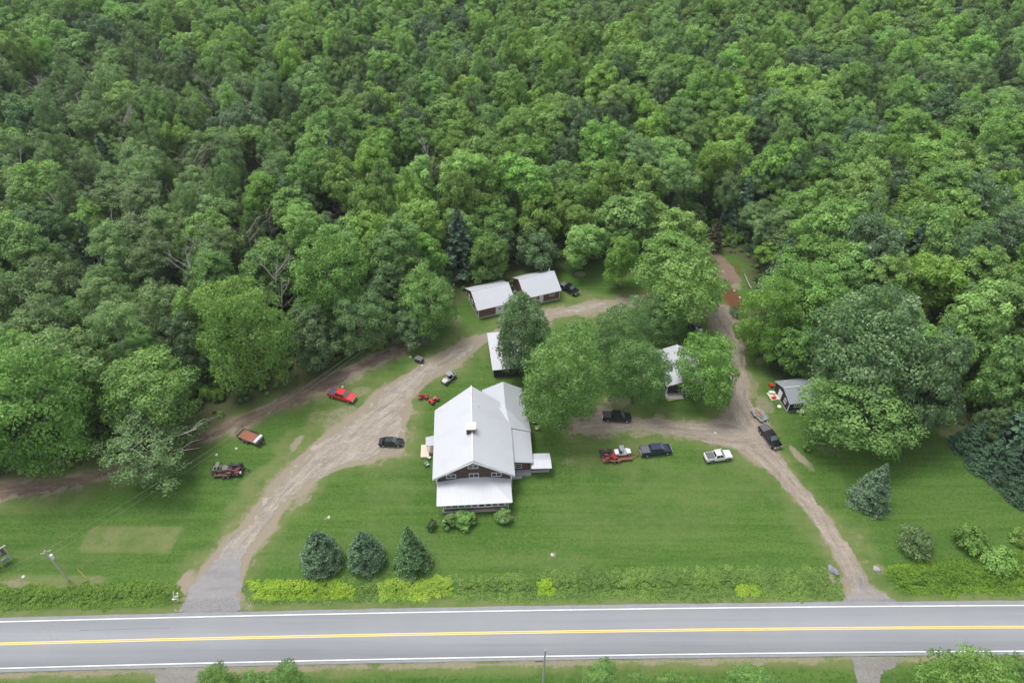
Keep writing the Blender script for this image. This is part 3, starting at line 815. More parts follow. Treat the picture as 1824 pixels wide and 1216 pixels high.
# ------------------------------------------------------------------ the forest
cand = []
def lattice(sp, jit, upper):
    row = 0; Yv = 60.0
    while Yv < 540:
        half = .75 * (.755 * Yv + 65.6) * 1.28 + 40
        xv = -half + (row % 2) * sp / 2
        while xv < half:
            cand.append((xv + rnd.uniform(-jit, jit), Yv + rnd.uniform(-jit, jit), upper)); xv += sp
        Yv += sp * .86; row += 1
lattice(9.8, 3.2, 1); lattice(8.6, 3.6, 0)
cand = np.array(cand); up = cand[:, 2] > .5; cand = cand[:, :2]
cc = clearing(cand[:, 0], cand[:, 1])
on_track = sdf(cand[:, 0], cand[:, 1], W([(1255,448),(1290,445),(1320,480),(1332,560),(1300,600),(1265,540)]))
keep = (cc < -3.0) & (on_track < 1.5) & (cand[:, 1] > 62)
cand = cand[keep]; cc = cc[keep]; up = up[keep]
free = np.ones(len(cand), bool)
for x, y, r in placed:
    free &= np.hypot(cand[:, 0] - x, cand[:, 1] - y) > r + 2.2
cand = cand[free]; cc = cc[free]; up = up[free]
CZ = ground_z(cand[:, 0], cand[:, 1])

def project(x, y, z):
    dz = z - CAM_H; f = y * COS - dz * SIN; u = y * SIN + dz * COS
    return 912 + 1216 * x / f, 608 - 1216 * u / f, f
forest = []
patch = fbm(cand[:, 0], cand[:, 1], 55, 77)
patch2 = fbm(cand[:, 0], cand[:, 1], 30, 99)
for i, (x, y) in enumerate(cand):
    r = rnd.random(); edge = cc[i] > -12
    px, py, f = project(x, y, CZ[i] + 11)
    left = px < 520 and py > 90; g = patch[i] + (.10 if left else -.06)
    b = patch2[i] + (.10 if 300 < px < 1500 else 0)
    if not up[i] and b > 0: b -= .12
    if r < .012 + (.035 if left else 0): kind = 'dead'
    elif r < .058 + max(0, patch[i]) * .12: kind = 'spruce'
    elif r < .075: kind = 'hemlock'
    elif g > rnd.uniform(.02, .30): kind = 'grey'
    elif b > rnd.uniform(-.05, .30): kind = 'bright'
    elif rnd.random() < .10: kind = 'silver'
    elif rnd.random() < (.12 if up[i] else .5): kind = 'dark'
    else: kind = 'mid'
    rad = rnd.uniform(4.6, 7.6) * (.85 if kind in ('grey', 'dark') else 1)
    h = rnd.uniform(15.5, 21.5) if not edge else rnd.uniform(11, 15.5)
    if not up[i]: rad *= .6; h *= .62
    if kind in ('spruce', 'hemlock'): h = rnd.uniform(12, 19)
    forest.append(dict(x=x, y=y, z=CZ[i], kind=kind, rad=rad, h=h, px=px, py=py, f=f, edge=edge))
in_view = [t for t in forest if -40 < t['px'] < 1864 and -60 < t['py'] < 1216]
broad = sorted([t for t in in_view if t['kind'] in CR], key=lambda t: t['f'] / t['rad'])[:255]
cons = sorted([t for t in in_view if t['kind'] in ('spruce', 'hemlock')], key=lambda t: t['f'])[:90]
deads = [t for t in in_view if t['kind'] == 'dead']
solo = {id(t) for t in broad + cons + deads}

# labels: tone, size, place in the wood
def where(t):
    px, py = t['px'], t['py']
    if py < 130: d = 'far back'
    elif py < 260: d = 'in the far wood'
    elif py < 370: d = 'mid-wood'
    elif py < 480: d = 'in the near wood'
    else: d = 'at the wood edge'
    cols = [(170, 'by the photo left edge'), (370, 'above the dirt track at far left'), (560, 'above the loaded trailers'), (720, 'above the red pickup'),
            (850, 'above the black sedan and bench'), (960, 'above the garages'), (1100, 'above the pickup beside the garages'), (1250, 'above the wide lawn maple'),
            (1400, 'above the forest track'), (1560, 'above the small dark shed'), (1700, 'above the spruce row'), (9999, 'by the photo right edge')]
    for lim, s in cols:
        if px < lim: return d + ' ' + s
tone = {'mid': 'green maple', 'bright': 'bright maple', 'grey': 'grey-green ash', 'silver': 'silvery-leaved tree', 'dark': 'deep green tree',
        'spruce': 'dark pointed spruce', 'hemlock': 'brownish feathery hemlock', 'dead': 'bare grey dead tree'}
def size_w(t):
    return 'wide' if t['rad'] > 6.2 else ('small' if t['rad'] < 4.9 else 'rounded')
lst = broad + cons + deads
for t in lst:
    t['label'] = ((size_w(t) + ' ') if t['kind'] in CR else '') + tone[t['kind']] + ' ' + where(t)
by = {}
for t in lst: by.setdefault(t['label'], []).append(t)
ordw = ['leftmost', 'second from left', 'third from left', 'fourth from left', 'fifth from left', 'sixth from left', 'seventh from left', 'eighth from left', 'ninth from left', 'tenth from left', 'eleventh from left', 'twelfth from left', 'thirteenth from left', 'fourteenth from left', 'fifteenth from left']
for lab, ts in by.items():
    if len(ts) > 1:
        ts.sort(key=lambda t: t['px'])
        for k, t in enumerate(ts):
            t['label'] = ('rightmost' if k == len(ts) - 1 else ordw[min(k, len(ordw) - 1)]) + ' ' + lab
for t in lst:
    if len(t['label'].split()) > 16: t['label'] = t['label'].replace('above the black sedan and bench', 'above the sedan').replace('above the pickup beside the garages', 'above the garage pickup').replace('in the near wood', 'near wood').replace('in the far wood', 'far wood').replace('at the wood edge', 'wood edge').replace('by the photo', 'photo').replace('above the spruce row', 'above spruces').replace('rounded ', '').replace('dark pointed', 'dark').replace('brownish feathery', 'brownish').replace('bare grey', 'bare').replace('grey-green ', 'grey ')
    x, y, k, rad = t['x'], t['y'], t['kind'], t['rad']
    if k in CR:
        half = rad * rnd.uniform(.88, 1.2)
        if k == 'grey': half = rad * rnd.uniform(.72, .95)
        zc = max(t['h'] - half * .9, half * .85 + 1.0)
        put_tree(x, y, rad, half, zc, k, t['label'], 'broadleaf trees of the near forest')
    elif k == 'dead':
        o = tree_root('dead_tree', t['label'], 'dead tree', x, y, 'bare dead trees in the forest')
        q = link(bpy.data.objects.new('trunk', rnd.choice(DEAD)), o); s = rnd.uniform(.95, 1.25); q.scale = (s, s, s * 1.1)
    else:
        o = tree_root('conifer_tree', t['label'], 'conifer', x, y, 'conifers standing in the forest')
        q = link(bpy.data.objects.new('crown', CONB if k == 'hemlock' else rnd.choice(CON)), o); s = t['h'] / 12 * rnd.uniform(.95, 1.25); q.scale = (s * 1.15, s * 1.15, t['h'] / 12)
        q = link(bpy.data.objects.new('trunk', TR[0]), o); q.scale = (.7, .7, t['h'] * .8 / 12)

# the far wood: one object of scattered whole trees
def scatter(name, protos, pts, label, cat):
    """pts: list of (x, y, z, yaw, sx, sy, sz, index)"""
    coll = bpy.data.collections.new(name + '_kinds')
    for i, me in enumerate(protos):
        o = bpy.data.objects.new('%s_kind_%02d' % (name, i), me); coll.objects.link(o)
    me = bpy.data.meshes.new(name)
    n = len(pts); a = np.array(pts, np.float32)
    me.vertices.add(n); me.vertices.foreach_set('co', a[:, :3].ravel())
    for an, ty, av in (('rot', 'FLOAT_VECTOR', np.stack([a[:, 3] * 0, a[:, 3] * 0, a[:, 3]], -1)), ('scl', 'FLOAT_VECTOR', a[:, 4:7])):
        at = me.attributes.new(an, ty, 'POINT'); at.data.foreach_set('vector', np.ascontiguousarray(av).ravel())
    at = me.attributes.new('which', 'INT', 'POINT'); at.data.foreach_set('value', a[:, 7].astype(np.int32))
    ob = link(bpy.data.objects.new(name, me)); tag(ob, label, cat, kind='stuff')
    ng = bpy.data.node_groups.new(name + '_scatter', 'GeometryNodeTree')
    ng.interface.new_socket('Geometry', in_out='INPUT', socket_type='NodeSocketGeometry')
    ng.interface.new_socket('Geometry', in_out='OUTPUT', socket_type='NodeSocketGeometry')
    N = ng.nodes
    gi = N.new('NodeGroupInput'); go = N.new('NodeGroupOutput')
    mp = N.new('GeometryNodeMeshToPoints'); ip = N.new('GeometryNodeInstanceOnPoints'); ci = N.new('GeometryNodeCollectionInfo')
    ci.inputs['Collection'].default_value = coll; ci.inputs['Separate Children'].default_value = True; ci.inputs['Reset Children'].default_value = True
    def na(nm, ty):
        x = N.new('GeometryNodeInputNamedAttribute'); x.data_type = ty; x.inputs['Name'].default_value = nm
        return x.outputs['Attribute']
    ng.links.new(gi.outputs[0], mp.inputs[0]); ng.links.new(mp.outputs[0], ip.inputs['Points'])
    ng.links.new(ci.outputs[0], ip.inputs['Instance']); ip.inputs['Pick Instance'].default_value = True
    ng.links.new(na('which', 'INT'), ip.inputs['Instance Index'])
    ng.links.new(na('rot', 'FLOAT_VECTOR'), ip.inputs['Rotation']); ng.links.new(na('scl', 'FLOAT_VECTOR'), ip.inputs['Scale'])
    ng.links.new(ip.outputs[0], go.inputs[0])
    md = ob.modifiers.new('scatter', 'NODES'); md.node_group = ng
    return ob

def whole(name, crown, trunk, zc=10.0, half=5.7):
    """crown and trunk in one mesh for the far wood; total height about 15"""
    c = crown.copy(); t = trunk.copy()
    c.transform(Matrix.Translation((0, 0, zc)) @ Matrix.Diagonal((1, 1, half / 6, 1)))
    t.transform(Matrix.Diagonal((1, 1, (zc + 2) / 12, 1)))
    return join_np(name, [c, t])
protos = []; pidx = {}
for k in ('mid', 'bright', 'grey', 'silver', 'dark'):
    for j, cm in enumerate(CR[k][:3]):
        pidx.setdefault(k, []).append(len(protos)); protos.append(whole('far_tree', cm, (TRP if k == 'grey' else TR)[j % 3]))
for k, ms in (('spruce', CON), ('hemlock', [CONB])):
    for cm in ms:
        pidx.setdefault(k, []).append(len(protos)); protos.append(cm)
pidx['dead'] = [len(protos)]; protos.append(DEAD[0])
pts = []
for t in forest:
    if id(t) in solo: continue
    k = t['kind']
    s = t['rad'] / 6 if k in CR else t['h'] / 12 * 1.1
    sz = t['h'] / 15.7 if k in CR else t['h'] / 12
    sz *= rnd.uniform(.95, 1.15)
    pts.append((t['x'], t['y'], t['z'], rnd.uniform(0, 6.28), s, s * rnd.uniform(.92, 1.08), sz, rnd.choice(pidx[k])))
scatter('forest', protos, pts, 'dense green leafy forest filling the distance', 'forest')

# understorey between the trunks and along the wood's edge
def bush_mesh(name, seed, matname, nl=12, per=75, leaf=.17):
    (v, f, t), _ = crown_leaves(seed, nl=nl, per=per, Rr=1.6, V=1.5, leaf=leaf, lobe=(.35, .55), low=-.1, inner=.3, lump=.3)
    v = v + np.array([0, 0, .55]); return np_mesh(name, v, f, [M[matname]], {'tint': t})
BUSH = [bush_mesh('bush', 700, 'leaf_mid'), bush_mesh('bush', 701, 'leaf_dark'), bush_mesh('bush', 702, 'leaf_mid'), bush_mesh('bush', 703, 'leaf_bright')]
us = []
for i in range(9000):
    x = rnd.uniform(-175, 175); y = rnd.uniform(64, 215); us.append((x, y))
us = np.array(us); uc = clearing(us[:, 0], us[:, 1]); tk = np.maximum(sdf(us[:, 0], us[:, 1], POLY_TRACK), sdf(us[:, 0], us[:, 1], POLY_TRACK_BACK)); tk = np.maximum(tk, sdf(us[:, 0], us[:, 1], POLY_SPUR))
ok = (uc < -.6) & (tk < -1.6) & ((us[:, 0] < -40) | (us[:, 1] > 75)) & (sdf(us[:, 0], us[:, 1], W([(1255,448),(1290,445),(1320,480),(1332,560),(1300,600),(1265,540)])) < -.3)
us = us[ok]; uc = uc[ok]; uz = ground_z(us[:, 0], us[:, 1])
pts = []
for (x, y), c, z in zip(us, uc, uz):
    s = rnd.uniform(.6, 1.5) if c < -6 else rnd.uniform(.45, 1.0) if c < -3 else rnd.uniform(.2, .5)
    pts.append((x, y, z, rnd.uniform(0, 6.28), s, s, s * rnd.uniform(.8, 1.5), rnd.choice([0, 1, 1, 2, 2, 3])))
scatter('undergrowth', BUSH, pts, 'low leafy undergrowth between the trunks along the wood edge', 'undergrowth')

# ------------------------------------------------------------------ roadside weeds in the ditch
def weedmass(name, poly, matname, label, cat, density=1.5, hgt=(.35, .9), size=.12, per=66, gap=0.0, seed=1, near=None, skip=(), tint0=0.0):
    g = np.random.default_rng(seed)
    xs = [p[0] for p in poly]; ys = [p[1] for p in poly]
    n = int((max(xs) - min(xs)) * (max(ys) - min(ys)) * density)
    X = g.uniform(min(xs), max(xs), n); Y = g.uniform(min(ys), max(ys), n)
    s = sdf(X, Y, poly) + fbm(X, Y, 1.5, seed) * 1.6 + fbm(X, Y, 6, seed) * 1.2
    nz = fbm(X, Y, 3.0, seed + 5)
    for sk in skip: s = np.where(sdf(X, Y, sk) > -.1, -1, s)
    k = (s > .1) & (nz > gap - .5)
    X, Y, s, nz = X[k], Y[k], s[k], nz[k]
    Z = ground_z(X, Y)
    C, N, S, T = [], [], [], []
    for x, y, z, e, q in zip(X, Y, Z, s, nz):
        r = g.uniform(.35, .62); h = g.uniform(*hgt) * min(1, .2 + e * .55) * (1 + 1.2 * q)
        m_ = per; d = unit(g, m_); d[:, 2] = np.abs(d[:, 2])
        C.append(np.array([x, y, z]) + d * np.array([r, r, h]) * g.uniform(.6, 1.05, (m_, 1)))
        N.append(d * .4 + g.normal(size=(m_, 3)) * .4 + np.array([0, 0, .9])); S.append(size * g.uniform(.6, 1.3, m_)); T.append(np.clip(g.normal(.48 + q * .9 + tint0, .2, m_), 0, 1))
    v, f, t = leaves(np.concatenate(C), np.concatenate(N), np.concatenate(S), np.concatenate(T), g=g)
    o = link(bpy.data.objects.new(name, np_mesh(name, v, f, [M[matname]], {'tint': t}))); return tag(o, label, cat, kind='stuff')
FERN = [W(p_) for p_ in ([(436,1034),(500,1032),(634,1035),(634,1068),(500,1071),(450,1062)], [(672,1036),(740,1030),(810,1026),(808,1060),(760,1070),(676,1070)], [(950,1030),(984,1028),(990,1054),(958,1060)], [(1310,1040),(1335,1032),(1360,1048),(1354,1062),(1316,1063)])]
weedmass('ditch_weeds', W([(434,1040),(640,1032),(820,1024),(1000,1016),(1200,1012),(1400,1006),(1470,1008),(1498,1030),(1503,1066),(1400,1068),(1100,1071),(800,1073),(434,1075)]), 'weed',
         'rough green weeds filling the ditch between the two driveway mouths', 'weeds', seed=3, density=3.4, gap=.12, hgt=(.03, .4), skip=FERN)
weedmass('ditch_weeds', W([(-160,1048),(0,1046),(150,1042),(290,1036),(318,1044),(325,1066),(315,1076),(150,1081),(0,1086),(-160,1090)]), 'weed',
         'rough green weeds in the ditch left of the left driveway mouth', 'weeds', seed=4, density=3.6, hgt=(.08, .45))
weedmass('ditch_weeds', W([(1575,1012),(1600,1004),(1690,1000),(1760,985),(1830,975),(2000,975),(2000,1056),(1800,1058),(1640,1062),(1600,1050),(1578,1030)]), 'weed',
         'tall green weeds and brush right of the right driveway mouth', 'weeds', seed=5, density=4.0, hgt=(.15, .8))
weedmass('fern_patch', FERN[0], 'fern', 'yellow-green fern patch in the ditch by the left driveway mouth, below two round spruces', 'ferns', gap=.2, tint0=.1, density=6.0, hgt=(.4, .65), size=.12, seed=6)
weedmass('fern_patch', FERN[1], 'fern', 'yellow-green fern patch in the ditch below the pointed spruce', 'ferns', gap=.2, tint0=.1, density=6.0, hgt=(.4, .65), size=.12, seed=7)
weedmass('fern_patch', FERN[2], 'fern', 'small yellow-green fern patch alone in the middle of the ditch', 'ferns', gap=.2, tint0=.1, density=6.0, hgt=(.4, .65), size=.12, seed=8)
weedmass('fern_patch', FERN[3], 'fern', 'smallest yellow-green fern patch, in the ditch toward the right driveway', 'ferns', gap=.2, tint0=.1, density=6.0, hgt=(.4, .65), size=.12, seed=9)

# ------------------------------------------------------------------ spruces and shrubs on the lawn
def spruce(px, py, H, Rb, matname, label, seed, shape=1.0, group=None, nb=300, per=72, size=.17, lean=None, base=.1, droop=.3):
    x, y = P(px, py)
    t = thing('spruce_tree', label, 'spruce tree', (x, y, 0), 0, group)
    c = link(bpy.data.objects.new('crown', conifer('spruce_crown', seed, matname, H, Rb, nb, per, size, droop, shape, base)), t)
    k = MB().tube([(0, 0, -.2), (0, 0, H * .9)], [.16, .04], 7).build('trunk', 'bark', t)
    return t
g3 = 'spruces in front of the lodge'
spruce(576, 1002, 8.6, 3.35, 'needle_blue', 'plump blue-green spruce, nearest of three to the left driveway', 801, .42, g3)
spruce(655, 1000, 8.3, 3.15, 'needle_blue', 'blue-green spruce in the middle of the row of three before the lodge', 802, .50, g3)
spruce(736, 1003, 10.6, 3.75, 'needle_green', 'tallest sharply pointed spruce, right end of the row of three', 803, 1.05, g3)
spruce(1543, 893, 10.5, 3.7, 'needle_blue', 'lone dense blue-green spruce on the lawn between right driveway and dark spruce row', 804, .8)
for i, (px, py, H, Rb, lab) in enumerate([(1722, 800, 8, 3.6, 'leftmost dark spruce of the row along the right lawn edge'), (1752, 832, 8, 3.6, 'second dark spruce of the row along the right lawn edge'),
        (1786, 850, 9, 4.0, 'third dark spruce of the row along the right lawn edge'), (1822, 885, 8.5, 4.0, 'dark spruce of the row cut by the right edge of the photo')]):
    spruce(px, py, H, Rb, 'needle', lab, 810 + i, .8, 'dark spruces along the right lawn edge')
spruce(1862, 905, 8, 4, 'needle', 'dark spruce outside the right edge, end of the row', 820, .8, 'dark spruces along the right lawn edge')
x, y = P(1268, 445)
t = tree_root('conifer_tree', 'brownish thin conifer at the head of the forest track', 'conifer', x, y)
q = link(bpy.data.objects.new('crown', CONB), t); q.scale = (.8, .8, .75)

def shrub(px, py, w, h, matname, label, seed, name='shrub', group=None, nl=34, per=95, leaf=.17):
    x, y = P(px, py)
    dep = CAM_H / (SIN + (py - 608) / 1216 * COS); r = w / 2 / 1216 * dep
    t = thing(name, label, 'shrub', (x, y, 0), 0, group)
    (v, f, tt), _ = crown_leaves(seed, nl=nl, per=per, Rr=r, V=h / 2 * 1.1, leaf=leaf, lobe=(.24, .38), low=-.7, inner=.45, lump=.15)
    v = v + np.array([0, 0, h * .52]); v[:, 2] = np.maximum(v[:, 2], .03)
    link(bpy.data.objects.new('foliage', np_mesh('foliage', v, f, [M[matname]], {'tint': tt})), t)
    MB().tube([(0, 0, -.1), (0, 0, h * .5)], [.1, .05], 6).build('stem', 'bark', t)
shrub(1624, 975, 62, 3.0, 'leaf_grey', 'clipped grey-green oval shrub on the right lawn', 901)
shrub(1723, 968, 56, 2.8, 'leaf_mid', 'round leafy shrub right of the clipped oval shrub', 902, leaf=.2)
shrub(1775, 1003, 66, 1.6, 'leaf_mid', 'wide spreading shrub merging into the tall weeds at right', 903)
shrub(1818, 962, 40, 1.8, 'leaf_bright', 'small light green shrub at the right edge of the lawn', 904, nl=16)
gf_ = 'foundation shrubs in front of the lodge porch'
shrub(800, 936, 26, 2.2, 'leaf_grey', 'leafy shrub at the left corner of the lodge porch', 905, group=gf_, nl=24)
shrub(829, 932, 38, 2.2, 'leaf_mid', 'widest leafy shrub in front of the left half of the porch', 906, group=gf_, nl=30)
shrub(898, 926, 32, 2.1, 'leaf_grey', 'leafy shrub at the right corner of the lodge porch', 907, group=gf_, nl=26)
shrub(769, 940, 18, 1.9, 'leaf_dark', 'small dark shrub standing alone left of the porch', 908, group=gf_, nl=16, per=60)
shrub(1437, 800, 16, 1.4, 'leaf_mid', 'little sapling beside the bare dirt streak by the right driveway', 909, nl=10, per=50)
shrub(670, 618, 42, 3.0, 'leaf_bright', 'bright bushy shrub directly behind the bench', 910, nl=30)
shrub(1330, 596, 44, 2.5, 'leaf_mid', 'loose green bush on the verge right of the upper lane', 911, nl=26, per=60)
shrub(1345, 625, 40, 2.0, 'leaf_mid', 'second loose green bush on the verge, nearer the small dark shed', 912, nl=22, per=60)
shrub(1312, 560, 30, 1.8, 'leaf_dark', 'scrubby bush between upper lane and red soil', 913, nl=18, per=50)
# dead and half-dead trees that stand out
for i, (px, py, lab, s) in enumerate([(392, 470, 'white bare snag with broken limbs amid the left forest', .8), (160, 700, 'grey twiggy dead tree between the two near left maples', .75), (1440, 290, 'bare branching dead tree in the far right forest', .9),
        (75, 590, 'forked whitish leaning dead tree at the left', .95), (258, 745, 'bare grey twigs poking from the drooping grey-green tree', .8), (60, 400, 'pale dead trunk near the left edge of the forest', 1.0), (215, 470, 'pale slender birch trunk among the left aspens', 1.0), (165, 50, 'bare pale branches at the top left of the forest', 1.1), (365, 165, 'thin grey dead tree in the upper left forest', .9)]):
    x, y = P(px, py, 7)
    o = tree_root('dead_tree', lab, 'dead tree', x, y)
    q = link(bpy.data.objects.new('trunk', DEAD[i % 3]), o); q.scale = (s, s, s * 1.05)
#__PART3__
# ------------------------------------------------------------------ buildings
def siding(name, c0, c1, step=.2):
    m, nt, b = nmat(name)
    tc = nt.nodes.new('ShaderNodeTexCoord')
    sep = nt.nodes.new('ShaderNodeSeparateXYZ'); nt.links.new(tc.outputs['Object'], sep.inputs[0])
    fr = add_math(nt, 'FRACT', add_math(nt, 'DIVIDE', sep.outputs['Z'], vb=step))
    ln = add_math(nt, 'GREATER_THAN', fr, vb=.86)
    n = add_noise(nt, tc.outputs['Object'], 1.3, 5, .65, mapscale=(.6, .6, 4))
    c = add_mix(nt, n, c0, c1)
    c = add_mix(nt, add_math(nt, 'MULTIPLY', ln, vb=.6), c, tuple(x * .4 for x in c0))
    nt.links.new(c, b.inputs['Base Color']); b.inputs['Roughness'].default_value = .8
    return m
def metal_roof(name, c, step=.45, ax='X'):
    m, nt, b = nmat(name)
    tc = nt.nodes.new('ShaderNodeTexCoord')
    sep = nt.nodes.new('ShaderNodeSeparateXYZ'); nt.links.new(tc.outputs['Object'], sep.inputs[0])
    fr = add_math(nt, 'FRACT', add_math(nt, 'DIVIDE', sep.outputs[ax], vb=step))
    ln = add_math(nt, 'LESS_THAN', fr, vb=.14)
    n = add_noise(nt, tc.outputs['Object'], .5, 4, .6)
    cc_ = add_mix(nt, n, tuple(x * .93 for x in c), c)
    cc_ = add_mix(nt, add_math(nt, 'MULTIPLY', ln, vb=.3), cc_, tuple(x * .55 for x in c))
    st = add_noise(nt, tc.outputs['Object'], .35, 5, .7, mapscale=(1, .25, 1) if ax == 'X' else (.25, 1, 1))
    cc_ = add_mix(nt, add_math(nt, 'MULTIPLY', add_ramp(nt, st, .5, .75), vb=.35), cc_, tuple(x * .72 for x in c))
    nt.links.new(cc_, b.inputs['Base Color']); b.inputs['Roughness'].default_value = .42; b.inputs['Specular IOR Level'].default_value = .5
    return m
M['siding'] = siding('brown_board_siding', (.072, .042, .037), (.115, .068, .058))
M['siding_red'] = siding('red_brown_siding', (.17, .08, .07), (.23, .11, .095), .25)
M['siding_black'] = siding('near_black_siding', (.028, .022, .024), (.05, .04, .042), .22)
M['roof'] = metal_roof('white_metal_roof', (.54, .555, .60), ax='Y')
M['roof_x'] = metal_roof('white_metal_roof_x', (.54, .555, .60), ax='X')
M['roof_grey'] = metal_roof('grey_metal_roof', (.30, .32, .36), ax='X')
M['roof_pale'] = metal_roof('pale_grey_roof', (.47, .485, .525), ax='Y')
M['trim'] = mat('white_trim', (.78, .79, .80), .6, var=.05)
M['concrete'] = mat('concrete', (.42, .43, .45), .9, var=.15, scale=2)
M['brick'] = mat('chimney_brick', (.32, .15, .10), .9, var=.35, scale=5)
M['dark_matte'] = mat('matte_near_black', (.06, .05, .05), .9, var=.3, scale=5)
M['flue'] = mat('pale_cap', (.80, .76, .66), .7, var=.1)
M['glass'] = mat('window_glass', (.035, .045, .055), .08, var=.2, scale=1, spec=.8)
M['glass_grey'] = mat('grey_window_glass', (.20, .24, .27), .15, var=.2, scale=1, spec=.8)  # paler grey pane colour for most of the porch windows
M['beige'] = mat('beige_boards', (.62, .54, .44), .8, var=.08, scale=2)
M['deck'] = mat('grey_deck_boards', (.40, .41, .43), .85, var=.12, scale=3)
M['wood'] = mat('raw_wood', (.50, .36, .20), .8, var=.2, scale=3)

def lm(parent, ob, mx):
    ob.parent = parent; ob.matrix_local = mx; return ob

def window(parent, x0, x1, z0, z1, y, mx=None, cols=2, glass='glass', rows=1, fw=.09):
    """white framed window in a wall facing -y of the local frame"""
    mx = mx or Matrix.Identity(4)
    w, h = x1 - x0, z1 - z0
    f = MB()
    f.box(0, w, -.07, .03, 0, fw); f.box(0, w, -.07, .03, h - fw, h)
    f.box(0, fw, -.07, .03, fw, h - fw); f.box(w - fw, w, -.07, .03, fw, h - fw)
    for c in range(1, cols): f.box(w * c / cols - fw * .4, w * c / cols + fw * .4, -.06, .03, fw, h - fw)
    for r_ in range(1, rows): f.box(fw, w - fw, -.05, .03, h * r_ / rows - fw * .3, h * r_ / rows + fw * .3)
    fo = f.build('window', 'trim'); lm(parent, fo, mx @ Matrix.Translation((x0, y, z0)))
    p = MB().box(fw, w - fw, -.02, .015, fw, h - fw).build('pane', glass, fo)
    return fo

def roof_part(parent, polys, m, name='roof', th=.14):
    mb = MB()
    for q in polys: mb.slab(q, th)
    return mb.build(name, m, parent)

# --- the lodge: local x to the right along the front, y back, origin under the middle of the front eave
lodge = thing('lodge', 'large brown lodge with a wide white metal roof in the middle of the lawn', 'house', (-6.6, 73.7, 0), 3.5)
HW, ZE, ZR, YB = 7.15, 4.75, 9.0, 16.3
rd = roof_part(lodge, [[(0, .25, ZR), (0, 18.2, ZR), (-HW, YB, ZE), (-HW, 0, ZE)], [(HW, 0, ZE), (HW, YB, ZE), (0, 18.2, ZR), (0, .25, ZR)]], 'roof')
MB().tube([(0, .2, ZR + .03), (0, 18.25, ZR + .03)], .11, 6).build('ridge_cap', 'trim', rd)
def zr(x, d=.22): return ZR - abs(x) * (ZR - ZE) / HW - d
w = MB()
w.prism([(-6.5, 0), (6.5, 0), (6.5, zr(6.5)), (0, zr(0)), (-6.5, zr(-6.5))], 'y', .75, 15.8)
w.build('wall', 'siding', lodge)
f = MB()
for sx in (-1, 1):
    f.box(sx * 6.53 - .12, sx * 6.53 + .12, .66, .86, 0, zr(6.5))
    f.prism([(sx * HW, ZE - .16), (sx * HW, ZE - .42), (0, ZR - .42), (0, ZR - .16)], 'y', .02 if sx < 0 else .022, .14)
f.build('trim', 'trim', lodge)
bk = MB()
for x in (-4.6, -2.3, 0, 2.3, 4.6): bk.box(x - .1, x + .1, .05, .74, zr(x) - .28, zr(x) - .02)
bk.build('eave_bracket', 'trim', lodge)
window(lodge, -.95, .85, 6.35, 7.45, .75)
window(lodge, -4.8, -3.1, 3.95, 5.0, .75)
window(lodge, -.85, .85, 3.85, 5.0, .75)
window(lodge, 3.05, 4.8, 3.85, 4.95, .75)
# front porch under a hipped roof
pr = roof_part(lodge, [[(-6.45, -4.12, 2.85), (6.4, -4.12, 2.85), (2.2, .74, 3.85), (-2.2, .74, 3.85)], [(-6.45, -4.12, 2.848), (-2.2, .74, 3.848), (-6.45, .74, 3.05)], [(6.4, -4.12, 2.848), (6.4, .74, 3.05), (2.2, .74, 3.848)]], 'roof_x', 'porch_roof', .09)
MB().box(-6.46, 6.41, -4.16, -4.121, 2.74, 2.86).box(-6.49, -6.451, -4.1, .7, 2.76, 2.87).box(6.401, 6.44, -4.1, .7, 2.76, 2.87).build('fascia', 'trim', pr)
pw = MB().box(-5.35, 5.35, -3.42, .72, .25, 2.55).build('porch_wall', 'siding_red', lodge)
MB().box(-5.6, 5.6, -3.75, .7, -.1, .24).build('porch_floor', 'deck', lodge)
for sx in (-1, 1):
    MB().box(sx * 5.75 - .07, sx * 5.75 + .07, -3.6, -3.46, 0, 2.52).build('post', 'trim', lodge)
MB().box(-5.25, 5.35, -3.45, -3.421, .98, 2.32).box(-5.3, 5.4, -3.53, -3.451, .98, 1.08).build('window_sill', 'trim', lodge)
for k in range(9):
    x = -5.12 + k * 1.15
    window(lodge, x, x + 1.04, 1.13, 2.22, -3.47, cols=1, glass='glass' if k in (5, 6) else 'glass_grey', fw=.11)
# chimney
ch = MB().box(-1.0, .55, 6.6, 8.0, 7.9, 9.75).build('chimney', 'brick', lodge)
MB().box(-1.02, -.25, 6.58, 6.63, 8.3, 9.7).build('dark_face', 'dark_matte', ch)  # near-black panel over the left part of the chimney front
MB().box(-1.12, .67, 6.48, 8.12, 9.75, 9.98).box(-.7, .25, 6.9, 7.7, 9.98, 10.15).build('chimney_cap', 'flue', ch)
MB().tube([(1.2, 13.4, 8.2), (1.2, 13.4, 8.9)], .09, 8).build('vent_pipe', 'trim', rd)
MB().tube([(-.3, 16.2, 8.9), (-.15, 16.2, 9.9)], .045, 6).tube([(-.3, 16.2, 9.7), (.25, 14.9, 8.9)], .03, 5).build('antenna', 'trim', rd)
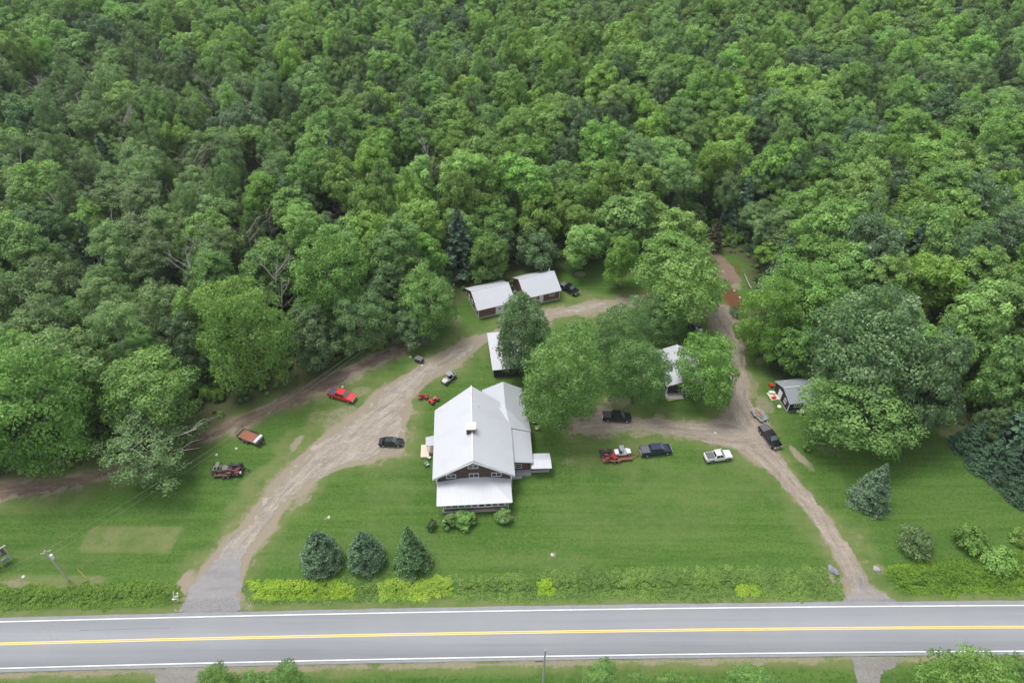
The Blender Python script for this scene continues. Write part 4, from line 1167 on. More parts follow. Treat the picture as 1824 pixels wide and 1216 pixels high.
# side wing behind and to the right
wy = 10.9
roof_part(lodge, [[(6.3, 15.0, 6.15), (6.2, 21.9, 6.15), (2.0, 21.4, 4.6), (2.3, 15.6, 4.6)], [(6.3, 15.0, 6.151), (6.2, 21.9, 6.151), (9.9, 22.6, 3.4), (10.35, 17.0, 3.28)],
    [(6.3, 15.0, 6.15), (10.35, 17.0, 3.279), (10.9, 11.3, 3.15)], [(6.3, 15.0, 6.149), (10.9, 11.3, 3.149), (7.0, 11.15, 4.6)], [(6.3, 15.0, 6.148), (7.0, 11.15, 4.598), (4.6, 15.2, 6.0)]], 'roof_pale', 'wing_roof')
MB().prism([(2.5, 12), (10.3, 12), (10.0, 21.6), (2.5, 21.0)], 'z', 0, 3.1).build('wing_wall', 'siding', lodge)
MB().prism([(2.5, 3.0), (9.9, 3.0), (6.25, 5.85)], 'y', 15.9, 21.2).build('wing_gable', 'siding', lodge)
roof_part(lodge, [[(6.9, 3.3, 4.35), (10.65, 4.0, 3.05), (10.75, 11.25, 3.08), (6.9, 11.0, 4.55)]], 'roof_pale', 'lean_to_roof')
MB().box(6.52, 10.25, 4.6, 12.0, 0, 2.85).build('lean_to_wall', 'siding', lodge)
window(lodge, 7.45, 8.7, .95, 2.2, 4.6, rows=2, cols=1)
MB().box(8.9, 9.9, 4.53, 4.6, .9, 2.3).build('porch_screen', 'siding_red', lodge)
MB().box(6.6, 10.3, 3.4, 4.55, 0, .55).build('side_deck', 'deck', lodge)
MB().box(6.8, 8.6, 2.9, 3.38, 0, .25).build('step', 'concrete', lodge)
MB().box(10.2, 10.27, 4.3, 4.6, 0, 2.8).build('corner_trim', 'trim', lodge)
# small gabled annex on the right
roof_part(lodge, [[(10.3, 3.2, 2.35), (14.0, 3.1, 2.35), (13.95, 4.85, 2.72), (10.4, 4.95, 2.72)], [(10.4, 4.95, 2.72), (13.95, 4.85, 2.72), (13.9, 6.6, 2.35), (10.5, 6.7, 2.35)]], 'roof_x', 'annex_roof', .1)
MB().box(10.28, 13.6, 4.2, 6.3, .6, 2.32).build('annex_wall', 'siding_red', lodge)
MB().box(10.3, 13.66, 4.15, 6.35, 0, .58).build('annex_base', 'concrete', lodge)
MB().box(13.56, 13.68, 4.1, 4.22, .58, 2.25).build('annex_corner', 'trim', lodge)
# side door canopy and landing on the left
roof_part(lodge, [[(-8.8, 9.6, 2.45), (-6.6, 9.4, 2.75), (-6.6, 12.0, 2.75), (-8.9, 11.7, 2.45)]], 'roof_pale', 'door_canopy', .1)
MB().box(-8.6, -8.5, 9.75, 9.85, 0, 2.36).box(-8.6, -8.5, 11.5, 11.6, 0, 2.36).build('canopy_post', 'trim', lodge)
MB().box(-9.9, -8.35, 8.7, 11.7, 0, .42).box(-8.34, -6.52, 9.6, 11.8, 0, .62).build('landing', 'beige', lodge)
roof_part(lodge, [[(-4.9, 18.6, 2.6), (-3.2, 18.6, 2.6), (-3.2, 20.0, 2.3), (-4.9, 20.0, 2.3)]], 'roof_pale', 'rear_canopy', .08)
MB().box(-4.8, -4.7, 19.8, 19.9, 0, 2.25).box(-3.4, -3.3, 19.8, 19.9, 0, 2.25).build('rear_post', 'trim', lodge)

def gable_hut(name, label, cat, x, y, yaw, Wd, Dp, ze, zr_, wallm, roofm, oh=.35, base=.35, group=None, ridge='x', scale=1):
    """front-left wall corner at x,y; Wd along the front, Dp deep"""
    t = thing(name, label, cat, (x, y, 0), yaw, group)
    if ridge == 'x':
        q = [[(-oh, -oh, ze), (Wd + oh, -oh, ze), (Wd + oh, Dp / 2, zr_), (-oh, Dp / 2, zr_)], [(-oh, Dp / 2, zr_), (Wd + oh, Dp / 2, zr_), (Wd + oh, Dp + oh, ze), (-oh, Dp + oh, ze)]]
        k = (zr_ - ze) / (Dp / 2 + oh); zw = ze + oh * k - .16
        MB().prism([(0, base), (Dp, base), (Dp, zw), (Dp / 2, zr_ - .16), (0, zw)], 'x', 0, Wd).build('wall', wallm, t)
        rc = [(-oh, Dp / 2, zr_ + .03), (Wd + oh, Dp / 2, zr_ + .03)]
    else:
        q = [[(-oh, -oh, ze), (Wd / 2, -oh, zr_), (Wd / 2, Dp + oh, zr_), (-oh, Dp + oh, ze)], [(Wd / 2, -oh, zr_), (Wd + oh, -oh, ze), (Wd + oh, Dp + oh, ze), (Wd / 2, Dp + oh, zr_)]]
        k = (zr_ - ze) / (Wd / 2 + oh); zw = ze + oh * k - .16
        MB().prism([(0, base), (Wd, base), (Wd, zw), (Wd / 2, zr_ - .16), (0, zw)], 'y', 0, Dp).build('wall', wallm, t)
        rc = [(Wd / 2, -oh, zr_ + .03), (Wd / 2, Dp + oh, zr_ + .03)]
    r_ = roof_part(t, q, roofm, th=.12)
    MB().tube(rc, .08, 6).build('ridge_cap', 'trim', r_)
    MB().box(-.04, Wd + .04, -.04, Dp + .04, -.1, base - .003).build('foundation', 'concrete', t)
    c = MB()
    for xx in (0, Wd): c.box(xx - .07, xx + .07, -.05, .09, base, zw - .02)
    c.build('corner_trim', 'trim', t)
    return t

LW = Matrix.Rotation(R(-90), 4, 'Z')      # a wall facing -x: local x runs back to front
# left garage
g1 = gable_hut('garage', 'left of two brown garages with white roofs, with a white overhead door', 'garage', -7.7, 123.0, 20.8, 8.7, 8.6, 2.75, 5.1, 'siding_red', 'roof_x', base=.4)
dr = MB().box(0, 3.1, -.08, .02, 0, 2.3).box(-.12, 0, -.1, .02, 0, 2.42).box(3.1, 3.22, -.1, .02, 0, 2.42).box(0, 3.1, -.1, .02, 2.3, 2.42).build('garage_door', 'trim', g1, loc=(4.3, 0, .15))
for x in (.55, 1.85): MB().box(x, x + .65, -.095, -.08, 1.35, 1.65).build('door_window', 'glass', dr)
window(g1, -2.4, -1.2, 1.3, 2.3, 0, mx=LW); window(g1, -5.2, -4.0, 1.3, 2.3, 0, mx=LW)
MB().box(-1.1, 0, -.06, .02, .1, 2.2).build('side_door', 'trim', g1).matrix_local = LW @ Matrix.Translation((-6.2, 0, .3))
# right garage
g2 = gable_hut('garage', 'right of two brown garages with white roofs, with a small four pane window', 'garage', 3.3, 127.5, 20.8, 8.6, 8.4, 2.75, 5.3, 'siding_red', 'roof_x', base=.4)
window(g2, 6.0, 7.2, 1.5, 2.45, 0, rows=2)
MB().box(0, 1.0, -.06, .02, 0, 2.0).build('front_door', 'trim', g2, loc=(3.4, 0, .35))
MB().tube([(8.0, 5.2, 4.6), (8.0, 5.2, 5.6)], .1, 8).build('stove_pipe', 'trim', g2)
# junk stacked between the two garages
jb = []
for i, (a, b_, h, c, yw) in enumerate([(1.8, .3, .25, 'wood', 10), (1.6, .25, .6, 'beige', -8), (1.2, .2, .4, 'trim', 30), (1.4, .3, .3, 'wood', 50)]):
    x, y = P(909 + i * 4, 503 + i * 9, 1)
    o = MB().box(-a / 2, a / 2, -b_ / 2, b_ / 2, 0, .06).box(-a / 2, a / 2, -b_ / 2 + .02, b_ / 2 - .02, .07, h).build('board_stack', c, smooth=None)
    o.location = (x, y + 1.5, 0); o.rotation_euler.z = R(20 + yw)
    tag(o, ['raw boards stacked at the back between the two garages', 'pale boards stacked second from the back between the garages', 'white panel leaning in the gap between the two garages', 'boards lying at the front of the gap between garages'][i], 'lumber')

# low cabin left of the lawn trees
cb = thing('cabin', 'long low dark cabin with a white single slope roof behind the lodge', 'cabin', (-3.75, 103.5, 0), 7.5)
roof_part(cb, [[(-.35, -.35, 2.45), (7.0, -.35, 2.45), (7.0, 10.6, 3.4), (-.35, 10.6, 3.4)]], 'roof', th=.14)
MB().prism([(0, 0), (10.2, 0), (10.2, 3.2), (0, 2.28)], 'x', 0, 6.7).build('wall', 'siding_black', cb)
window(cb, -4.6, -3.4, 1.0, 1.9, 0, mx=LW)
fr = MB()
for k in range(9): fr.box(3.0 + k * .42, 3.12 + k * .42, -.5, -.42, 0, 1.0)
fr.box(2.9, 6.7, -.46, -.4, .8, .9); fr.build('railing', 'dark_matte', cb)
# grey roofed cabin under the round tree
cr = gable_hut('cabin', 'pale grey gabled cabin half hidden under the round lawn tree', 'cabin', 31.6, 98.6, 1.5, 7.6, 10.2, 2.5, 4.1, 'siding_black', 'roof_pale', oh=.4, base=.3, ridge='y')
MB().box(-.3, 3.2, -1.6, -.1, 0, .35).build('porch_deck', 'deck', cr)
lg = MB()
for k in range(4): lg.tube([(-.2 + k * .1, -1.7 - .12 * k, .12), (2.3, -1.2 - .22 * k, .2 + .12 * k)], .07, 6)
lg = lg.build('branch_pile', 'wood'); lg.location = cr.location; lg.rotation_euler = cr.rotation_euler
tag(lg, 'thin poles piled against the porch of the grey roofed cabin', 'branches')
MB().box(1.1, 1.5, 7.4, 7.7, 3.0, 3.5).build('roof_vent', 'trim', cr)
# small dark shed
sh = gable_hut('shed', 'small black shed with grey metal roof beside the right driveway', 'shed', 54.9, 93.7, 9, 6.6, 6.0, 2.45, 3.75, 'siding_black', 'roof_grey', oh=.3, base=.12)
window(sh, 1.1, 2.4, 1.0, 2.1, 0, cols=3)
window(sh, -2.0, -1.1, .9, 2.0, 0, mx=LW, rows=2)
MB().box(-1.0, 0, -.06, .02, 0, 2.05).box(-1.12, -1.0, -.08, .02, 0, 2.15).box(0, .12, -.08, .02, 0, 2.15).build('door', 'trim', sh).matrix_local = LW @ Matrix.Translation((-3.2, 0, .12))
MB().tube([(.8, 4.6, 3.0), (.8, 4.6, 3.9)], .08, 8).build('stove_pipe', 'trim', sh)
tk_ = thing('propane_tank', 'white tank standing against the front right of the small shed', 'tank', (57.7, 93.1, 0), 10)
MB().tube([(-.55, 0, .55), (-.45, 0, .55), (.45, 0, .55), (.55, 0, .55)], [.25, .38, .38, .25], 12).build('tank_body', 'trim', tk_, smooth=40)
MB().box(-.4, -.3, -.25, .25, 0, .25).box(.3, .4, -.25, .25, 0, .25).build('feet', 'concrete', tk_)
pl = thing('pallet', 'pale wooden platform outside the shed door', 'pallet', (*P(1377, 706), 0), 12)
MB().box(-.9, .9, -1.1, 1.1, .1, .16).build('deck_boards', 'beige', pl)
MB().box(-.8, -.7, -1.1, 1.1, 0, .1).box(.7, .8, -1.1, 1.1, 0, .1).build('bearer', 'wood', pl)

# ------------------------------------------------------------------ vehicles
def paintm(name, col, rough=.3): return mat(name, col, rough, var=.05, scale=2, coat=.4)
M['car_red'] = paintm('red_paint', (.62, .025, .03)); M['car_white'] = paintm('white_car_paint', (.80, .81, .82))
M['car_black'] = paintm('black_paint', (.008, .0085, .010), .2); M['car_navy'] = paintm('navy_paint', (.015, .025, .06)); M['car_grey'] = paintm('grey_paint', (.10, .11, .12))
M['tyre'] = mat('tyre', (.02, .02, .02), .9); M['rim'] = mat('rim', (.45, .46, .48), .35, .6)
M['chrome'] = mat('chrome', (.65, .66, .68), .2, .9); M['tonneau'] = mat('tonneau_vinyl', (.11, .11, .13), .6, var=.1)
M['tonneau_blue'] = mat('bed_cover_bluish', (.05, .065, .12), .6); M['lampglass'] = mat('lamp_glass', (.75, .76, .78), .15)
M['tail'] = mat('tail_lamp', (.35, .02, .02), .3); M['car_glass'] = mat('car_glass', (.02, .026, .033), .06, var=.1, spec=1.0)
M['shield'] = mat('windscreen', (.10, .125, .15), .05, var=.2, spec=1.0)
M['rust'] = mat('rusty_deck', (.30, .115, .07), .85, var=.25, scale=3); M['frame_black'] = mat('black_frame', (.025, .025, .028), .6)
M['galv'] = mat('galvanised', (.50, .51, .53), .45, .5); M['seat'] = mat('seat_vinyl', (.03, .03, .035), .6)
M['plastic_grey'] = mat('grey_plastic', (.26, .27, .29), .5); M['atv_red'] = paintm('atv_red', (.55, .03, .035), .35)
M['maroon'] = paintm('maroon_paint', (.22, .03, .035), .4)
M['silver_paint'] = paintm('silver_paint', (.45, .43, .42)); M['cargo_w'] = mat('white_cover', (.74, .74, .73), .7); M['cargo_tan'] = mat('tan_crate', (.42, .22, .15), .8)
M['camo'] = mat('camo_plastic', (.16, .15, .13), .6, var=.5, scale=6)

def wheel_mesh(r, wd):
    mb = MB().disc_y(0, 0, 0, r, wd, 18); return mb.mesh('tyre', 'tyre', 40)
def rim_mesh(r, wd):
    mb = MB().disc_y(0, 0, 0, r * .62, wd + .03, 12); return mb.mesh('rim', 'rim', 40)
def wheel(parent, x, y, r, wd):
    w_ = link(bpy.data.objects.new('wheel', wheel_mesh(r, wd)), parent); w_.location = (x, y, r)
    link(bpy.data.objects.new('rim', rim_mesh(r, wd)), w_); return w_

def ring(x, hb, hm, ht, z0, z1, z2, z3):
    """closed section of a car body at x: sill, waist, shoulder"""
    return [(x, -hb, z0), (x, -hm, z1), (x, -hm * .99, z2), (x, -ht, z3), (x, ht, z3), (x, hm * .99, z2), (x, hm, z1), (x, hb, z0)]

def greenhouse(parent, x0, x1, x2, x3, hw, zb, zt, m, pillars=2, glassm='car_glass'):
    """cab: x0 rear foot, x1 roof rear, x2 roof front, x3 screen foot"""
    tw = hw * .78
    g_ = MB().loft([[(x0, -hw, zb), (x0, hw, zb), (x1, tw, zt - .05), (x1, -tw, zt - .05)], [(x3, -hw, zb), (x3, hw, zb), (x2, tw, zt - .05), (x2, -tw, zt - .05)]])
    # windows as their own parts
    def q(pts, name, mm):
        mb = MB(); n = len(pts); mb.add(pts, [tuple(range(n))]); o = mb.build(name, mm, parent); sl = o.modifiers.new('t', 'SOLIDIFY'); sl.thickness = .012; sl.offset = 1; return o
    g_.build('cab', m, parent)
    def lerp(a, b, t): return tuple(a[i] + (b[i] - a[i]) * t for i in range(3))
    def inset(A, B, C, D, u, v0, v1, off):
        # A,B bottom; D,C top
        f_ = lambda s, t: lerp(lerp(A, B, s), lerp(D, C, s), t)
        return [tuple(np.array(f_(s, t)) + off) for s, t in ((u, v0), (1 - u, v0), (1 - u, v1), (u, v1))]
    q(inset((x3, -hw, zb), (x3, hw, zb), (x2, tw, zt), (x2, -tw, zt), .08, .06, .9, np.array([.025, 0, .03])), 'windscreen', 'shield')
    q(inset((x0, hw, zb), (x0, -hw, zb), (x1, -tw, zt), (x1, tw, zt), .1, .15, .85, np.array([-.03, 0, .02])), 'rear_window', 'car_glass')
    for sy in (-1, 1):
        L_ = lambda s: ((x0 + (x3 - x0) * s, sy * hw, zb), (x1 + (x2 - x1) * s, sy * tw, zt - .05))
        n = pillars
        for k in range(n):
            s0, s1 = .05 + k * .9 / n + .02, .05 + (k + 1) * .9 / n - .03
            a, d = L_(s0); b2, c = L_(s1)
            pts = [tuple(np.array(lerp(p_, q_, t)) + np.array([0, sy * .02, .01])) for p_, q_, t in ((a, d, .1), (b2, c, .1), (b2, c, .85), (a, d, .85))]
            q(pts if sy < 0 else pts[::-1], 'side_window', glassm)
    MB().slab([(x1 - .04, -tw - .03, zt), (x2 + .06, -tw - .03, zt), (x2 + .06, tw + .03, zt), (x1 - .04, tw + .03, zt)], .06).build('roof', m, parent)

def pickup(label, pos, yaw, paint, L=5.8, Wd=2.0, cover='tonneau', crew=True, name='pickup_truck', chrome=True):
    t = thing(name, label, 'pickup truck', (pos[0], pos[1], gz(*pos) + .03), yaw)
    h, hw = L / 2, Wd / 2
    r = .40
    xb = -h + (1.75 if crew else 2.0)        # bed ends
    b_ = MB()
    b_.loft([ring(-h + .08, hw * .88, hw * .95, hw * .9, .45, .7, 1.05, 1.18), ring(-h + .2, hw * .9, hw, hw * .95, .38, .7, 1.08, 1.22), ring(xb, hw * .92, hw, hw * .95, .35, .7, 1.08, 1.22), ring(xb + 1.4, hw * .92, hw, hw * .94, .35, .7, 1.08, 1.18),
             ring(h - 1.35, hw * .92, hw, hw * .92, .35, .7, 1.05, 1.16), ring(h - .45, hw * .9, hw * .98, hw * .86, .38, .7, .98, 1.10), ring(h - .1, hw * .84, hw * .92, hw * .78, .42, .68, .92, 1.0)])
    b_.build('body', paint, t, smooth=35)
    # bed cover or open bed
    MB().slab([(-h + .2, -hw * .84, 1.27), (xb - .04, -hw * .84, 1.27), (xb - .04, hw * .84, 1.27), (-h + .2, hw * .84, 1.27)], .06).build('bed_cover', cover, t)
    for sy in (-1, 1): MB().tube([(-h + .2, sy * hw * .90, 1.24), (xb, sy * hw * .90, 1.24)], .035, 6).build('bed_rail', paint, t)
    x3 = h - 1.5
    greenhouse(t, xb, xb + .22, x3 - .75, x3 + .05, hw * .93, 1.17, 1.84, paint, 2 if crew else 1)
    MB().box(h - .14, h + .02, -hw * .86, hw * .86, .42, .62).build('front_bumper', 'chrome' if chrome else paint, t)
    MB().box(h - .1, h - .02, -hw * .5, hw * .5, .66, .95).build('grille', 'chrome' if chrome else 'frame_black', t)
    MB().box(-h - .02, -h + .12, -hw * .88, hw * .88, .42, .6).build('rear_bumper', 'chrome' if chrome else 'frame_black', t)
    for sy in (-1, 1):
        MB().box(h - .16, h - .04, sy * hw * .72 - .16, sy * hw * .72 + .16, .70, .93).build('headlight', 'lampglass', t)
        MB().box(-h + .02, -h + .09, sy * hw * .9 - .07, sy * hw * .9 + .07, .75, 1.12).build('tail_light', 'tail', t)
        MB().box(x3 - .25, x3 - .1, sy * (hw + .16) - .09, sy * (hw + .16) + .09, 1.12, 1.32).build('mirror', paint, t)
        for x in (h - .95, -h + 1.15):
            wheel(t, x, sy * (hw - .12), r, .27)
            ar = MB(); ar.prism([(x - .52, .36), (x - .4, .78), (x, .9), (x + .4, .78), (x + .52, .36)], 'y', sy * hw * .985 - .012, sy * hw * .985 + .022); ar.build('wheel_arch', 'frame_black', t)
    return t

def mid(a, b): p = P(*a, .8); q = P(*b, .8); return ((p[0] + q[0]) / 2, (p[1] + q[1]) / 2)
pickup('bright red pickup with dark bed cover and chrome grille on the left lawn', P(609, 703, .9), -21, 'car_red', 5.9, cover='tonneau_blue')
pickup('white pickup with grey bed cover on the edge of the front lawn', P(1279, 811, .9), 10, 'car_white', 5.2, 1.85, chrome=False)
pickup('dark navy pickup with wide grey bed cover hitched to the rusty loaded trailer', P(1168, 800, .9), 8, 'car_navy', 6.0)
pickup('long black crew cab pickup parked under the lawn trees', P(1099, 741, .9), -4, 'car_black', 5.8, cover='frame_black')
pickup('black pickup on the right driveway hitched to the silver trailer', P(1372, 777, .9), -73, 'car_black', 5.6)
pickup('black pickup parked just right of the two garages', P(1014, 513, .9), -45, 'car_black', 5.4)
pickup('dark grey pickup carrying white gear behind the grey roofed cabin', P(1239, 584, .9), 109, 'car_grey', 5.2)

def sedan(label, pos, yaw, paint):
    t = thing('car', label, 'car', (pos[0], pos[1], gz(*pos) + .03), yaw)
    h, hw = 2.3, .9
    MB().loft([ring(-h, hw * .8, hw * .88, hw * .8, .35, .55, .75, .85), ring(-h + .3, hw * .9, hw * .98, hw * .86, .26, .55, .85, .98), ring(-h + 1.0, hw * .92, hw, hw * .9, .24, .55, .86, .98), ring(.4, hw * .92, hw, hw * .9, .24, .55, .84, .94), ring(h - .9, hw * .92, hw, hw * .88, .24, .55, .78, .86),
               ring(h - .25, hw * .86, hw * .94, hw * .76, .26, .5, .66, .74), ring(h, hw * .72, hw * .8, hw * .64, .3, .48, .58, .62)]).build('body', paint, t, smooth=35)
    greenhouse(t, -h + .55, -h + 1.25, .25, 1.0, hw * .88, .93, 1.42, paint, 2)
    for sy in (-1, 1):
        MB().box(h - .3, h - .08, sy * .62 - .13, sy * .62 + .13, .52, .66).build('headlight', 'lampglass', t)
        MB().box(-h - .02, -h + .1, sy * .62 - .13, sy * .62 + .13, .6, .76).build('tail_light', 'tail', t)
        MB().box(.55, .7, sy * 1.0 - .08, sy * 1.0 + .08, .92, 1.04).build('mirror', paint, t)
        for x in (h - .85, -h + .9): wheel(t, x, sy * (hw - .1), .33, .22)
    return t
sedan('black sedan parked on the widened gravel beside the lodge', P(697, 787, .6), -1, 'car_black')

# --- all-terrain vehicles
def atv(label, x, y, z, yaw, m='atv_red', s=1.0, seat='seat', group=None):
    t = thing('quad_bike', label, 'quad bike', (x, y, z), yaw, group, (s, s, s))
    MB().loft([ring(-.55, .12, .2, .15, .35, .5, .6, .7), ring(-.1, .15, .2, .14, .3, .5, .65, .78), ring(.4, .15, .22, .16, .32, .5, .75, .88), ring(.85, .1, .2, .1, .4, .5, .68, .72)]).build('body', m, t, smooth=40)
    MB().loft([[(-.75, -.1, .72), (-.75, .1, .72), (-.75, .1, .82), (-.75, -.1, .82)], [(-.3, -.17, .72), (-.3, .17, .72), (-.3, .15, .88), (-.3, -.15, .88)], [(.2, -.12, .74), (.2, .12, .74), (.2, .1, .86), (.2, -.1, .86)]]).build('seat', seat, t)
    for sx in (-.65, .65):
        mb = MB(); mb.prism([(sx - .38, .55), (sx - .3, .72), (sx + .3, .72), (sx + .38, .55), (sx + .28, .66), (sx - .28, .66)], 'y', -.56, -.22)
        mb.prism([(sx - .38, .55), (sx - .3, .72), (sx + .3, .72), (sx + .38, .55), (sx + .28, .66), (sx - .28, .66)], 'y', .22, .56); mb.build('fender', m, t)
        rk = MB()
        for k in range(4): rk.tube([(sx - .2 + k * .13, -.35, .84), (sx - .2 + k * .13, .35, .84)], .015, 5)
        rk.tube([(sx - .22, -.35, .84), (sx + .22, -.35, .84)], .015, 5).tube([(sx - .22, .35, .84), (sx + .22, .35, .84)], .015, 5); rk.build('rack', 'frame_black', t)
        for sy in (-1, 1): wheel(t, sx, sy * .45, .3, .24)
    MB().tube([(.45, 0, .8), (.3, 0, 1.08)], .03, 6).tube([(.22, -.42, 1.1), (.32, -.15, 1.08), (.32, .15, 1.08), (.22, .42, 1.1)], .022, 6).build('handlebar', 'frame_black', t)
    return t
def utv(label, x, y, z, yaw, m='silver_paint', roof='plastic_grey', L=3.6, group=None):
    t = thing('utility_vehicle', label, 'utility vehicle', (x, y, z), yaw, group)
    h = L / 2; hw = .72
    MB().loft([ring(-h + .05, .5, .62, .58, .4, .6, .8, .92), ring(-h + .9, .55, .66, .6, .35, .6, .8, .95), ring(-h + 1.0, .55, .66, .6, .35, .5, .6, .66), ring(h - 1.15, .55, .66, .6, .35, .5, .6, .68), ring(h - 1.05, .55, .66, .6, .35, .6, .88, 1.0), ring(h - .15, .42, .55, .44, .4, .6, .74, .84)]).build('body', m, t, smooth=35)
    c = MB()
    for sy in (-1, 1):
        c.tube([(h - 1.0, sy * .62, .95), (h - 1.5, sy * .58, 1.78), (-h + .95, sy * .58, 1.8), (-h + .6, sy * .6, .9)], .035, 6)
        c.tube([(0 - .1, sy * .6, .7), (0 - .1, sy * .58, 1.78)], .03, 6)
    c.build('roll_cage', 'frame_black', t)
    MB().slab([(-h + .85, -.62, 1.86), (h - 1.45, -.62, 1.86), (h - 1.45, .62, 1.86), (-h + .85, .62, 1.86)], .06).build('roof', roof, t)
    n = 2 if L > 3.3 else 1
    for k in range(n):
        x0 = h - 2.1 - k * .85
        MB().box(x0 - .2, x0 + .25, -.5, .5, .66, .85).box(x0 - .3, x0 - .18, -.5, .5, .85, 1.3).build('seat', 'seat', t)
    for sx in (-h + .5, h - .5):
        for sy in (-1, 1): wheel(t, sx, sy * .68, .34, .26)
    for sy in (-1, 1): MB().box(h - .22, h - .12, sy * .36 - .1, sy * .36 + .1, .66, .78).build('headlight', 'lampglass', t)
    return t
x, y = P(799, 672, .9)
utv('silver grey four-seat utility vehicle with a dark roof behind the lodge', x, y, .03, 232)
x, y = P(754, 706, .5)
atv('red quad bike facing right on the grass, left of the other quad', x, y, 0, 5, 'atv_red', 1.0)
x, y = P(773, 712, .5)
atv('red quad bike with grey seat, nearer the lodge than the other quad', x, y, 0, 225, 'atv_red', 1.05, 'plastic_grey')

# --- trailers
def trailer(label, pos, yaw, L=5.2, Wd=2.1, deck='rust', frame='frame_black', rails=False, axles=2, ramp=False, zdeck=.6, tongue=1.3, box=False):
    """front (tongue) towards +x"""
    t = thing('trailer', label, 'trailer', (pos[0], pos[1], gz(*pos)), yaw)
    h, hw = L / 2, Wd / 2
    MB().slab([(-h, -hw + .1, zdeck), (h, -hw + .1, zdeck), (h, hw - .1, zdeck), (-h, hw - .1, zdeck)], .06).build('deck', deck, t)
    fr = MB().box(-h, h, -hw, -hw + .09, zdeck - .14, zdeck + .05).box(-h, h, hw - .09, hw, zdeck - .14, zdeck + .05).box(-h - .09, -h - .001, -hw, hw, zdeck - .14, zdeck + .03).box(h + .001, h + .09, -hw, hw, zdeck - .14, zdeck + .05)
    fr.tube([(h, -hw * .7, zdeck - .1), (h + tongue, 0, zdeck - .12)], .06, 6).tube([(h, hw * .7, zdeck - .1), (h + tongue, 0, zdeck - .12)], .06, 6); fr.build('frame', frame, t)
    MB().box(h + tongue - .1, h + tongue + .2, -.07, .07, zdeck - .16, zdeck - .04).tube([(h + tongue - .25, 0, .03), (h + tongue - .25, 0, zdeck + .3)], .035, 6).build('hitch', frame, t)
    xs = [-.45, .35] if axles == 2 else [0]
    for x in xs:
        for sy in (-1, 1): wheel(t, x - .2, sy * (hw + .14), .33, .2)
    for sy in (-1, 1):
        a, b2 = xs[0] - .65, xs[-1] + .25
        MB().prism([(a, .55), (a + .2, .74), (b2 - .2, .74), (b2, .55), (b2 - .22, .70), (a + .22, .70)], 'y', sy * (hw + .14) - .13, sy * (hw + .14) + .13).build('fender', frame, t)
    if rails:
        rl = MB()
        for sy in (-1, 1):
            rl.tube([(-h, sy * hw, zdeck + .45), (h, sy * hw, zdeck + .45)], .03, 6)
            for k in range(6): rl.tube([(-h + L * k / 5, sy * hw, zdeck), (-h + L * k / 5, sy * hw, zdeck + .45)], .025, 5)
        rl.tube([(h, -hw, zdeck + .45), (h, hw, zdeck + .45)], .03, 6); rl.build('side_rail', frame, t)
    if ramp:
        rp = MB().box(-h - .14, -h - .1, -hw + .05, hw - .05, zdeck, zdeck + .12)
        for k in range(8): rp.box(-h - .14, -h - .1, -hw + .1 + k * (Wd - .26) / 7, -hw + .16 + k * (Wd - .26) / 7, zdeck + .12, zdeck + 1.1)
        rp.box(-h - .14, -h - .1, -hw + .05, hw - .05, zdeck + 1.1, zdeck + 1.16).build('ramp', frame, t)
    if box:
        MB().box(h - .55, h - .05, -hw + .1, hw - .1, zdeck + .002, zdeck + .5).build('tool_box', 'cargo_w', t)
    return t
def on(t, x, y, z=.605):
    a = t.rotation_euler.z
    return (t.location.x + x * math.cos(a) - y * math.sin(a), t.location.y + x * math.sin(a) + y * math.cos(a), t.location.z + z)
tA = trailer('empty flatbed trailer with rust red deck on the left lawn', P(446, 778, .5), -25, 4.6, 2.2, ramp=True, box=True)
sp = MB().disc_y(0, 0, 0, .36, .24, 18).build('spare_tyre', 'tyre', smooth=40); sp.location = on(tA, 2.75, -.2, .85); sp.rotation_euler = (R(78), 0, R(20))
tag(sp, 'spare tyre lying on the tongue of the empty flatbed trailer', 'tyre')
sp2 = MB().disc_y(0, 0, 0, .34, .22, 18).build('spare_tyre', 'tyre', smooth=40); sp2.location = on(tA, 2.7, -.85, .68); sp2.rotation_euler = (R(82), 0, R(-12))
tag(sp2, 'second spare tyre at the outer corner of the empty trailer front', 'tyre')
tB = trailer('flat trailer crowded with dark off-road machines on the left lawn', P(407, 839, .5), 4, 5.0, 2.2, ramp=True)
def load(fn, t, x, y, dyaw, *a, **k):
    p = on(t, x, y); return fn(a[0], p[0], p[1], p[2], math.degrees(t.rotation_euler.z) + dyaw, *a[1:], **k)
load(atv, tB, 1.35, .5, 0, 'dark quad with black hood, front upper machine on the left lawn trailer', 'frame_black', 1.15)
load(atv, tB, 1.2, -.6, 0, 'maroon quad, front lower machine on the left lawn trailer', 'maroon', 1.1)
load(utv, tB, -1.2, .1, 0, 'camouflage grey utility vehicle at the rear of the left lawn trailer', 'camo', 'camo', 2.9)
bx = MB().box(-.3, .3, -.25, .25, 0, .35, (.05, .05)).build('cooler', 'cargo_w'); bx.location = on(tB, 2.2, -.7); bx.rotation_euler.z = R(4); tag(bx, 'white cooler at the front of the crowded left lawn trailer', 'cooler')
tC = trailer('rusty red tandem trailer loaded with machines, hitched to the navy pickup', P(1098, 812, .5), 7, 5.4, 2.2, frame='rust', tongue=1.5)
load(atv, tC, -1.9, .45, 0, 'black quad bike at the rear of the rusty hitched trailer', 'frame_black', 1.2)
load(atv, tC, -1.3, -.5, 0, 'red and black quad bike at the near side of the rusty trailer', 'atv_red', 1.1)
load(utv, tC, 1.2, .25, 0, 'utility vehicle with grey roof and white hood on the rusty trailer', 'cargo_w', 'plastic_grey', 3.2)
